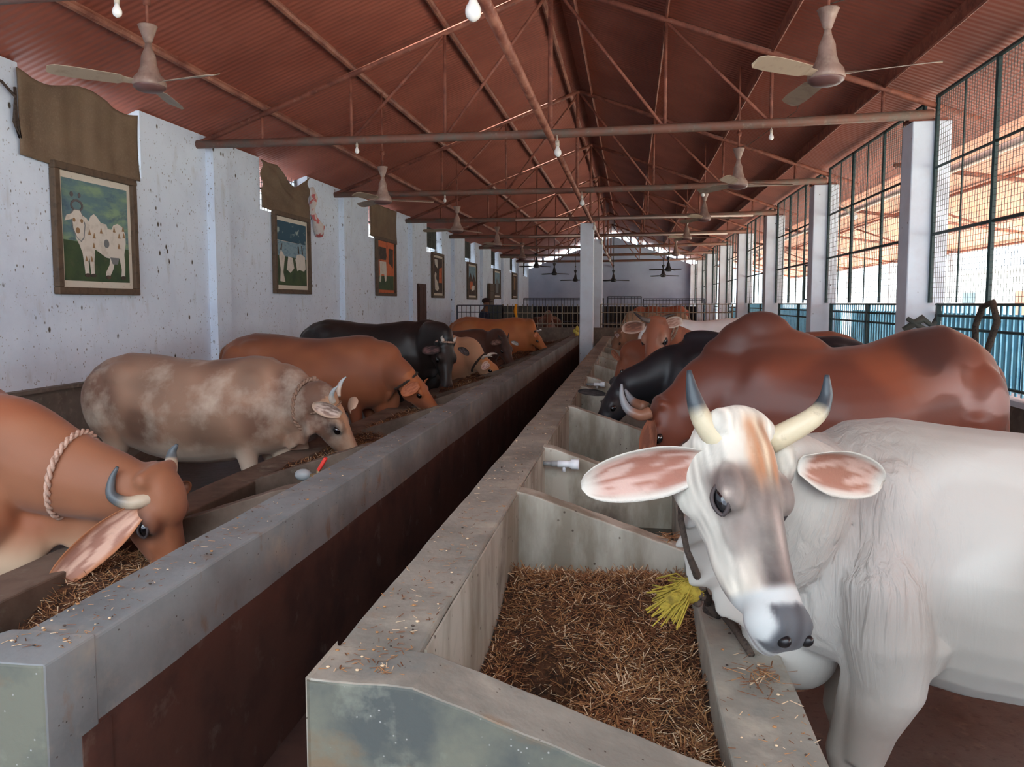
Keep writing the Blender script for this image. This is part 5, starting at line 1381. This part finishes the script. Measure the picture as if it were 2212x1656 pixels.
c1, i1 = build_cow('orange_cow', 'orange-brown cow with curved grey horns at lower left, head down in the nearest pen', (-2.80, 2.72), 0.0, 1.33, (-1.87, 2.74, 0.965), (0.22, 0.10, -0.96), (0.97, -0.10, 0.22),
    plain(orange, (132, 68, 40), (204, 178, 150), muzzle=(64, 52, 50), eyepatch=(60, 44, 40)), M_hide, 0.013, length=1.1, girth=1.05, hump=0.0,
    horns=dict(world=[[(-1.86, 2.80, 0.90), (-1.90, 2.68, 0.872), (-1.95, 2.63, 0.868), (-2.0, 2.61, 0.90), (-2.005, 2.62, 0.96), (-1.985, 2.63, 1.01)], [(-1.88, 2.79, 0.93), (-1.91, 2.86, 0.975), (-1.915, 2.88, 1.02), (-1.89, 2.88, 1.055)]], pts=[(0, 0, 0)], r=0.031, cols=((186, 170, 148), (78, 84, 88))),
    ears=(dict(base=(-1.90, 2.66, 0.85), tip=(-2.20, 2.50, 0.58), open=(0.55, -0.8, 0.1), w=0.062, out=((176, 116, 80), (150, 92, 62)), **{'in': ((206, 168, 148), (150, 104, 88))}), dict(base=(-1.92, 2.86, 0.88), tip=(-1.98, 3.06, 0.80), open=(0.6, 0.2, -0.5), out=((176, 116, 80), (150, 92, 62)), **{'in': ((206, 168, 148), (150, 104, 88))})),
    neck_w=0.14, neck_h=0.24, dewlap=0.12, headscale=1.05, neck_mid=[(-2.30, 2.72, 0.975)], neck_end=[(-2.03, 2.73, 0.905), (-1.92, 2.74, 0.86)], neck_sizes=([0.21, 0.17, 0.13, 0.10, 0.085], [0.28, 0.235, 0.165, 0.12, 0.10]), smooth=8, lid=M_lid, extra=zebu_brow)
rope_ring(c1, i1['neck'], 13, 0.011, M_ropepink, 1.03)

c2, i2 = build_cow('fawn_cow', 'mottled fawn cow with a plaited neck rope, second from the camera in the left row', (-2.66, 5.0), 0.0, 1.28, (-2.0, 4.88, 0.985), (0.40, 0.18, -0.88), (0.88, 0.10, 0.42),
    plain((160, 126, 104), (112, 82, 66), (206, 190, 172), muzzle=(64, 58, 58), eyepatch=(44, 40, 42), face=(190, 146, 110), dk=1.0, ndark=0.9), M_hide_mottled, 0.014, length=1.0, girth=1.12, hump=0.0,
    horns=dict(pts=[(-0.01, 0, 0.075), (-0.05, 0.02, 0.11), (-0.085, 0.06, 0.135), (-0.10, 0.10, 0.14)], r=0.022, cols=((206, 196, 182), (170, 176, 178))),
    ears=(dict(base=(-1.93, 4.80, 0.90), tip=(-2.09, 4.70, 1.0), open=(-0.1, -1.0, -0.1), w=0.055, out=((196, 168, 146), (170, 140, 118)), **{'in': ((212, 190, 176), (130, 100, 88))}, curl=0.5), dict(base=(-1.93, 4.99, 0.90), tip=(-2.0, 5.15, 0.98), open=(0.3, 0.5, -0.2), out=((196, 168, 146), (170, 140, 118)), **{'in': ((212, 190, 176), (130, 100, 88))})),
    neck_w=0.13, neck_h=0.20, dewlap=0.08, neck_mid=[(-2.29, 4.93, 0.93)], neck_sizes=([0.20, 0.16, 0.125, 0.095, 0.082], [0.27, 0.225, 0.165, 0.125, 0.10]), smooth=8, chestdrop=0.06)
pp = rope_ring(c2, i2['neck'], 15, 0.013, M_rope, 1.05, tilt=0.06)
b = MB(); q = pp[8]
for a in range(5): b.ell(q + Vector((0.02 * math.sin(a * 2.1) - 0.01, -0.02 + 0.012 * math.cos(a * 1.7), 0.012 * math.cos(a * 2.6))), (0.02, 0.018, 0.018), None, 8, 6)
b.build('rope_knot', M_rope, c2, True)
rope_ring(c2, i2['neck'], 22, 0.006, M_rope, 1.12, 'halter', False)

c3, i3 = build_cow('chestnut_cow', 'orange-brown cow with a dark rump, third from the camera in the left row', (-2.68, 7.15), 0.0, 1.34, (-2.06, 7.0, 0.96), (0.62, 0.10, -0.76), (0.75, -0.1, 0.62),
    plain((148, 88, 58), (84, 48, 38), None, muzzle=(150, 100, 70), dk=0.35, face=(178, 106, 62)), M_hide, 0.018, length=1.08, girth=1.08, hump=0.0,
    ears=(dict(base=(-1.99, 6.90, 0.88), tip=(-2.13, 6.78, 0.82), open=(0.1, -1.0, -0.1), w=0.06, out=((184, 112, 74), (160, 92, 60)), **{'in': ((190, 124, 92), (160, 96, 70))}, curl=0.4), dict(base=(-1.99, 7.1, 0.88), tip=(-2.05, 7.3, 0.85), open=(0.3, 0.5, -0.2), out=((184, 112, 74), (160, 92, 60)), **{'in': ((190, 124, 92), (160, 96, 70))})),
    neck_w=0.13, neck_h=0.23, dewlap=0.08, neck_mid=[(-2.32, 7.08, 1.0)], neck_sizes=([0.20, 0.16, 0.125, 0.095, 0.085], [0.27, 0.24, 0.175, 0.13, 0.10]), smooth=7)
rope_ring(c3, i3['neck'], 21, 0.010, M_ropedark, 1.06)

c4, i4 = build_cow('black_cow', 'large black cow standing fourth from the camera in the left row, face hanging down', (-2.72, 8.9), -0.10, 1.44, (-2.10, 8.52, 1.20), (0.10, -0.20, -0.95), (0.70, -0.65, 0.25),
    plain((34, 30, 30), (52, 36, 30), None, muzzle=(46, 44, 46), nose=(30, 30, 32), dk=0.3), M_hide_black, 0.018, length=0.98, girth=1.1, hump=0.0,
    ears=(dict(base=(-2.17, 8.42, 1.12), tip=(-2.36, 8.30, 1.13), open=(0.1, -1.0, 0), w=0.05, out=((40, 34, 34), (30, 26, 26)), **{'in': ((104, 78, 78), (50, 40, 40))}, curl=0.4), dict(base=(-2.0, 8.6, 1.12), tip=(-1.90, 8.74, 1.06), open=(0.6, -0.4, 0), w=0.035, out=((40, 34, 34), (30, 26, 26)), **{'in': ((90, 80, 80), (50, 40, 40))})),
    horns=dict(pts=[(-0.01, 0, 0.06), (-0.04, 0.01, 0.08), (-0.055, 0.03, 0.085)], r=0.02, cols=((200, 190, 176), (180, 170, 160))),
    neck_w=0.13, neck_h=0.24, dewlap=0.07, neck_mid=[(-2.38, 8.75, 1.17)], smooth=7, headscale=1.12)
rope_ring(c4, i4['neck'], 21, 0.010, M_ropepink, 1.04)

c5, i5 = build_cow('cream_cow', 'cream-necked cow eating with a dark rope round its neck, mostly hidden behind the black cow', (-2.55, 10.25), 0.0, 1.22, (-1.97, 10.1, 0.90), (0.80, -0.1, -0.58), (0.5, -0.2, 0.8),
    plain((200, 160, 128), (170, 120, 88), (210, 176, 148), muzzle=(150, 120, 100), face=(196, 134, 84)), M_hide, 0.022, girth=1.0,
    ears=(dict(base=(-1.90, 10.0, 0.84), tip=(-1.97, 9.86, 0.79), open=(0, -1, 0.1), w=0.05, out=((214, 190, 170), (190, 150, 120)), **{'in': ((222, 208, 200), (170, 130, 120))}), None),
    horns=dict(pts=[(-0.01, 0, 0.07), (0.0, 0.05, 0.10), (0.05, 0.10, 0.10), (0.09, 0.12, 0.09)], r=0.02, cols=((226, 220, 206), (206, 200, 190))),
    neck_w=0.12, neck_h=0.19, dewlap=0.07, neck_mid=[(-2.2, 10.2, 0.99)], smooth=6)
rope_ring(c5, i5['neck'], 19, 0.014, M_ropedark, 1.05)
c6, i6 = build_cow('dark_brown_cow', 'dark brown cow with a dark face between small horns, sixth in the left row', (-2.45, 11.8), -0.08, 1.25, (-1.93, 11.5, 1.10), (0.40, -0.25, -0.86), (0.70, -0.55, 0.45),
    plain((92, 56, 42), (60, 38, 32), None, muzzle=(120, 124, 128), nose=(60, 60, 64), face=(56, 38, 34)), M_hide, 0.022, length=0.92,
    ears=(dict(base=(-1.97, 11.42, 1.06), tip=(-2.12, 11.3, 1.06), open=(0.2, -1, 0), w=0.05, out=((70, 46, 38), (56, 36, 30)), **{'in': ((130, 100, 90), (70, 46, 38))}), dict(base=(-1.85, 11.6, 1.05), tip=(-1.74, 11.68, 1.02), open=(0.3, -1, 0), w=0.032, out=((120, 110, 104), (90, 76, 70)), **{'in': ((190, 190, 186), (120, 120, 116))})),
    horns=dict(pts=[(-0.01, 0, 0.06), (-0.05, 0.0, 0.10), (-0.09, 0.01, 0.12)], r=0.016, cols=((70, 56, 50), (40, 34, 32))), neck_w=0.12, neck_h=0.19, dewlap=0.04, smooth=6)
c7, i7 = build_cow('tan_cow', 'golden-brown cow farthest in the left row, tail curled, by the low cross wall', (-2.30, 14.8), 0.05, 1.38, (-1.85, 14.7, 1.10), (0.62, -0.05, -0.76), (0.7, -0.2, 0.6),
    plain((178, 108, 62), (140, 76, 50), None, muzzle=(190, 130, 92), nose=(70, 50, 46)), M_hide, 0.024, length=0.92, girth=1.0,
    ears=(dict(base=(-1.80, 14.6, 1.05), tip=(-1.84, 14.45, 1.02), open=(0, -1, 0), w=0.045, out=((190, 126, 84), (160, 96, 60)), **{'in': ((200, 140, 104), (160, 96, 70))}), None),
    horns=dict(pts=[(-0.01, 0, 0.06), (0.02, 0.06, 0.08), (0.05, 0.09, 0.07)], r=0.02, cols=((60, 50, 46), (230, 228, 224))), neck_w=0.12, neck_h=0.22, dewlap=0.09, smooth=6)

# --- right row
def bull_extra(b, W, hp, s):
    b.ell(W(0.02, 0, 1.17), (0.34 * s, 0.12 * s, 0.15 * s), Matrix.Rotation(PI, 4, 'Z'), 24, 14)
    b.ell(W(0.13, 0, 1.19), (0.16 * s, 0.10 * s, 0.17 * s), Matrix.Rotation(PI, 4, 'Z') @ Matrix.Rotation(0.5, 4, 'Y'), 20, 14)
def bull_coat(g):
    n = len(g['lx']); c = np.tile(np.array((108, 56, 40), float), (n, 1))
    c = mix(c, (58, 34, 30), np.exp(-(((g['lx'] + 0.72) / 0.16) ** 2 + ((g['lz'] - 1.20) / 0.20) ** 2)) * 0.95)
    c = mix(c, (66, 38, 32), sstep(1.08, 1.22, g['lz']) * sstep(-1.15, -0.6, g['lx']) * 0.7)
    c = mix(c, (78, 42, 34), sstep(0.55, -0.2, g['n'] + 0.1) * sstep(-0.7, 0.0, g['lx']) * 0.45)
    c = mix(c, (138, 74, 48), sstep(0.0, 0.4, g['n']) * sstep(0.2, -0.4, g['lx']) * 0.7)
    c = mix(c, (170, 100, 58), sstep(0.62, 0.48, g['lz']) * 0.6)
    c = mix(c, (158, 124, 118), sstep(0.02, 0.22, g['n2'] + g['n'] * 0.8) * sstep(-0.55, -0.85, g['lx']) * sstep(1.22, 1.02, g['lz']) * 0.75)
    h = g['head'].astype(float); c = mix(c, (98, 50, 34), h * 0.7); c = mix(c, (40, 32, 32), h * sstep(0.37, 0.43, g['a']))
    return c
r2, j2 = build_cow('brown_bull', 'big glossy red-brown humped bull standing behind the white cow, head down in the trough', (0.84, 4.75), PI + 0.02, 1.43, (0.15, 4.62, 1.05), (-0.30, -0.12, -0.94), (-0.90, -0.1, 0.35),
    bull_coat, M_hide_gloss, 0.014, length=0.90, girth=1.10, hump=0.60, back=[0.03, 0.085, 0.0, 0.0, 0.0],
    ears=(None, dict(base=(0.13, 4.46, 0.96), tip=(0.10, 4.34, 0.72), open=(-0.4, -0.8, 0), w=0.05, out=((120, 70, 48), (96, 54, 38)), **{'in': ((130, 80, 58), (96, 54, 38))}, curl=0.5)),
    horns=dict(world=[[(0.10, 4.72, 1.0), (0.02, 4.80, 1.03), (-0.03, 4.84, 1.10)], [(0.12, 4.52, 1.0), (0.06, 4.50, 0.985), (-0.01, 4.50, 1.02), (-0.045, 4.51, 1.09), (-0.05, 4.52, 1.17)]], pts=[(0, 0, 0)], r=0.034, cols=((132, 92, 72), (128, 130, 134))),
    neck_w=0.16, neck_h=0.28, dewlap=0.10, headscale=1.1, smooth=18, extra=bull_extra, neck_mid=[(0.38, 4.69, 1.0)], neck_end=[(0.26, 4.66, 0.95), (0.20, 4.64, 0.90)], neck_sizes=([0.25, 0.21, 0.16, 0.125, 0.10], [0.30, 0.27, 0.21, 0.155, 0.12]), hump_pos=(0.05, 1.215))
r3, j3 = build_cow('black_heifer', 'black cow with upright ears reaching down into the right trough behind the bull', (0.62, 6.45), PI, 1.38, (-0.13, 6.30, 0.97), (-0.50, -0.25, -0.83), (-0.80, -0.3, 0.5),
    plain((26, 26, 30), (44, 42, 48), None, muzzle=(40, 36, 36), eyepatch=(70, 60, 56), dk=0.3), M_hide_black, 0.018, length=1.0, girth=1.0, hump=0.05,
    ears=(dict(base=(-0.12, 6.42, 0.95), tip=(-0.15, 6.5, 1.03), open=(-0.4, -0.8, 0), w=0.04, out=((40, 36, 38), (30, 28, 30)), **{'in': ((60, 54, 56), (40, 36, 36))}), dict(base=(-0.20, 6.22, 0.90), tip=(-0.42, 6.12, 0.955), open=(-0.2, -0.9, 0.0), w=0.028, out=((34, 30, 30), (28, 26, 26)), **{'in': ((58, 50, 50), (34, 30, 30))}, curl=0.5)),
    neck_w=0.11, neck_h=0.19, dewlap=0.03, smooth=7, neck_mid=[(0.17, 6.40, 1.02)], neck_sizes=([0.2, 0.15, 0.12, 0.095, 0.085], [0.27, 0.23, 0.165, 0.12, 0.10]))
r4, j4 = build_cow('staring_cow', 'reddish-brown cow with spread ears looking straight at the camera from the right row', (1.00, 8.05), PI + 0.06, 1.36, (0.235, 7.70, 1.485), (-0.16, -0.34, -0.93), (-0.46, -0.80, 0.36),
    plain((146, 84, 58), (112, 60, 44), None, muzzle=(206, 192, 182), nose=(66, 62, 66), face=(140, 82, 58), eyepatch=(206, 184, 168)), M_hide, 0.014, length=1.0,
    ears=(dict(base=(0.33, 7.75, 1.43), tip=(0.52, 7.80, 1.50), open=(0.0, -1.0, -0.1), w=0.05, out=((190, 174, 158), (160, 120, 96)), **{'in': ((176, 140, 124), (130, 92, 76))}, curl=0.45), dict(base=(0.14, 7.70, 1.42), tip=(-0.09, 7.68, 1.415), open=(-0.1, -1.0, -0.1), w=0.058, out=((176, 150, 134), (120, 72, 54)), **{'in': ((128, 84, 66), (90, 58, 46))}, curl=0.45)),
    horns=dict(world=[[(0.27, 7.74, 1.47), (0.33, 7.77, 1.505), (0.39, 7.79, 1.53), (0.45, 7.80, 1.54)], [(0.20, 7.72, 1.47), (0.13, 7.75, 1.49), (0.07, 7.77, 1.53), (0.03, 7.78, 1.56)]], pts=[(0, 0, 0)], r=0.024, cols=((104, 92, 84), (56, 48, 46))), neck_w=0.12, neck_h=0.19, dewlap=0.06, smooth=6, headscale=1.12, eye_c=0.100, eye_r=0.028, lid=M_lid,
    neck_end=[(0.34, 7.86, 1.34), (0.27, 7.78, 1.36)], neck_mid=[(0.55, 7.98, 1.20)], neck_sizes=([0.22, 0.16, 0.13, 0.10, 0.09], [0.28, 0.24, 0.19, 0.13, 0.10]))
rope_ring(r4, j4['neck'], 17, 0.010, M_rope, 1.03); rope_ring(r4, j4['neck'], 18, 0.010, M_rope, 1.03, 'second_neck_rope')
r5, j5 = build_cow('bent_cow', 'brown cow bending its neck deep into the right trough below the staring cow', (0.55, 8.95), PI, 1.22, (-0.10, 8.8, 1.05), (-0.35, -0.1, -0.92), (-0.9, -0.1, 0.3),
    plain((134, 78, 54), (100, 54, 40), None, muzzle=(80, 60, 54)), M_hide, 0.02, length=0.9,
    ears=(None, dict(base=(-0.12, 8.70, 1.0), tip=(-0.20, 8.64, 1.14), open=(-0.7, -0.7, 0), w=0.05, out=((160, 100, 74), (130, 74, 54)), **{'in': ((170, 110, 84), (130, 74, 54))})), neck_w=0.13, neck_h=0.21, dewlap=0.06, smooth=6, tail=False)
r6, j6 = build_cow('pale_cow', 'bright white cow whose back shows between the staring cow and the far blue railing', (0.75, 13.0), PI, 1.40, (0.15, 12.8, 1.05), (-0.5, -0.1, -0.86), (-0.8, -0.1, 0.5),
    plain((250, 250, 248), None, None, muzzle=(120, 116, 112), ndark=0.0), M_hide, 0.024, length=0.95, ears=(None, dict(base=(0.1, 12.7, 1.0), tip=(0.05, 12.55, 0.95), open=(-0.7, -0.7, 0), w=0.05, out=((226, 224, 218), (200, 196, 188)), **{'in': ((216, 190, 180), (180, 140, 128))})), smooth=5)
r7, j7 = build_cow('grey_brown_cow', 'grey-brown cow low over the far right trough with a white tag-like ear', (0.35, 14.9), PI, 1.16, (-0.25, 14.6, 1.06), (-0.35, -0.45, -0.82), (-0.6, -0.6, 0.5),
    plain((140, 104, 82), (104, 74, 60), None, muzzle=(160, 150, 140)), M_hide, 0.024, length=0.9, ears=(None, dict(base=(-0.27, 14.5, 1.02), tip=(-0.22, 14.4, 1.08), open=(-0.3, -0.9, 0), w=0.04, out=((236, 226, 220), (200, 176, 164)), **{'in': ((236, 220, 212), (190, 140, 128))})),
    horns=dict(pts=[(-0.01, 0, 0.06), (-0.05, 0.0, 0.09), (-0.08, 0.01, 0.09)], r=0.018, cols=((170, 120, 90), (220, 200, 190))), smooth=5)
r8, j8 = build_cow('dusty_tan_cow', 'dusty tan cow standing sideways behind the right half of the low cross wall', (0.55, 21.9), PI, 1.40, (-0.12, 21.7, 1.28), (-0.55, -0.2, -0.80), (-0.7, -0.3, 0.6),
    plain((176, 148, 122), (150, 118, 94), None, muzzle=(150, 120, 104)), M_hide, 0.03, length=0.78, ears=(None, dict(base=(-0.14, 21.6, 1.22), tip=(-0.18, 21.45, 1.16), open=(-0.3, -0.9, 0), w=0.04, out=((200, 150, 120), (170, 120, 96)), **{'in': ((200, 150, 130), (160, 110, 96))})), smooth=4)
r9, j9 = build_cow('red_cow', 'reddish cow whose back rises behind the dusty tan cow', (0.7, 24.6), PI, 1.58, (0.1, 24.4, 1.35), (-0.55, -0.2, -0.80), (-0.7, -0.3, 0.6),
    plain((162, 92, 64), (130, 66, 48), None), M_hide, 0.035, length=0.7, smooth=4)
l8, k8 = build_cow('white_faced_cow', 'brown cow with a white muzzle looking through the far left fence', (-2.6, 23.2), -PI / 2 + 0.1, 1.25, (-2.42, 22.3, 1.30), (0.0, -0.45, -0.88), (0.05, -0.88, 0.45),
    plain((130, 84, 66), (100, 60, 48), None, muzzle=(222, 206, 194), nose=(150, 120, 112)), M_hide, 0.03, length=0.8, ears=(dict(base=(-2.33, 22.3, 1.25), tip=(-2.16, 22.35, 1.22), open=(0, -1, 0), w=0.05, out=((150, 104, 88), (120, 76, 60)), **{'in': ((170, 130, 114), (130, 84, 70))}), dict(base=(-2.50, 22.3, 1.25), tip=(-2.68, 22.35, 1.22), open=(0, -1, 0), w=0.05, out=((150, 104, 88), (120, 76, 60)), **{'in': ((170, 130, 114), (130, 84, 70))})), smooth=4)
l9, k9 = build_cow('shaded_brown_cow', 'dim reddish cow behind the far left fence, left of the white-muzzled one', (-3.0, 24.6), PI, 1.22, (-3.6, 24.3, 1.15), (-0.4, -0.3, -0.85), (-0.7, -0.4, 0.5),
    plain((110, 66, 52), (84, 48, 40), None), M_hide, 0.035, length=0.6, smooth=4)
l10, k10 = build_cow('dim_tan_cow', 'dim tan cow behind the far left fence close to the aisle pillar', (-1.3, 24.0), PI / 2, 1.30, (-1.4, 24.6, 1.35), (-0.2, 0.4, -0.85), (-0.1, 0.9, 0.4),
    plain((140, 104, 88), (110, 76, 62), None), M_hide, 0.035, length=0.5, smooth=4)

# tether of the white cow and the yellow fibre
b = MB()
b.tube([(0.150, 1.86, 1.235), (0.130, 1.93, 1.185), (0.134, 1.95, 1.094), (0.153, 1.97, 1.005), (0.176, 2.0, 0.945), (0.20, 2.10, 0.87)], [0.006, 0.007, 0.008, 0.008, 0.010, 0.012], 8)
b.tube([(0.20, 2.10, 0.87), (0.225, 2.22, 0.79), (0.25, 2.38, 0.72), (0.262, 2.47, 0.66)], [0.016, 0.014, 0.013, 0.012], 8)
for k_ in range(6): b.ell((0.196 + 0.008 * math.sin(k_ * 2), 2.08 + 0.01 * math.cos(k_ * 3), 0.885 - 0.012 * k_), (0.014, 0.014, 0.012), None, 8, 6)
b.build('tether', M_ropedark, cw, True)
b = MB(); b.tube([(0.262, 2.47, 0.665), (0.300, 2.44, 0.660)], 0.032, 14); b.tube([(0.300, 2.44, 0.66), (0.33, 2.35, 0.645), (0.36, 2.2, 0.628)], [0.016, 0.014, 0.010], 8)
tag(b.build('tether_ring', M_ropedark, None, True), 'dark knotted tether end lying on the ledge under the white cow throat', 'rope')
b = MB(); rnd = random.Random(4)
for k in range(170):
    a = abs(rnd.gauss(0, 1)); e = rnd.gauss(0, 1)
    p = Vector((0.19, 2.07, 0.865)); q = p + Vector((-0.05 - a * 0.035, e * 0.03, -0.035 + 0.020 * e - a * 0.008))
    b.tube([p + Vector((rnd.gauss(0, .01), 0, rnd.gauss(0, .014))), (p + q) / 2 + Vector((0, rnd.gauss(0, .012), 0.012 + rnd.gauss(0, .008))), q], 0.0024, 4)
b.ell((0.17, 2.07, 0.855), (0.034, 0.02, 0.032)); b.ell((0.135, 2.06, 0.835), (0.036, 0.02, 0.024)); b.ell((0.115, 2.06, 0.815), (0.03, 0.02, 0.018))
tag(b.build('yellow_fibre', M_yellow), 'frayed tuft of yellow fibre tied to the tether beside the white cow over the feed', 'fibre')
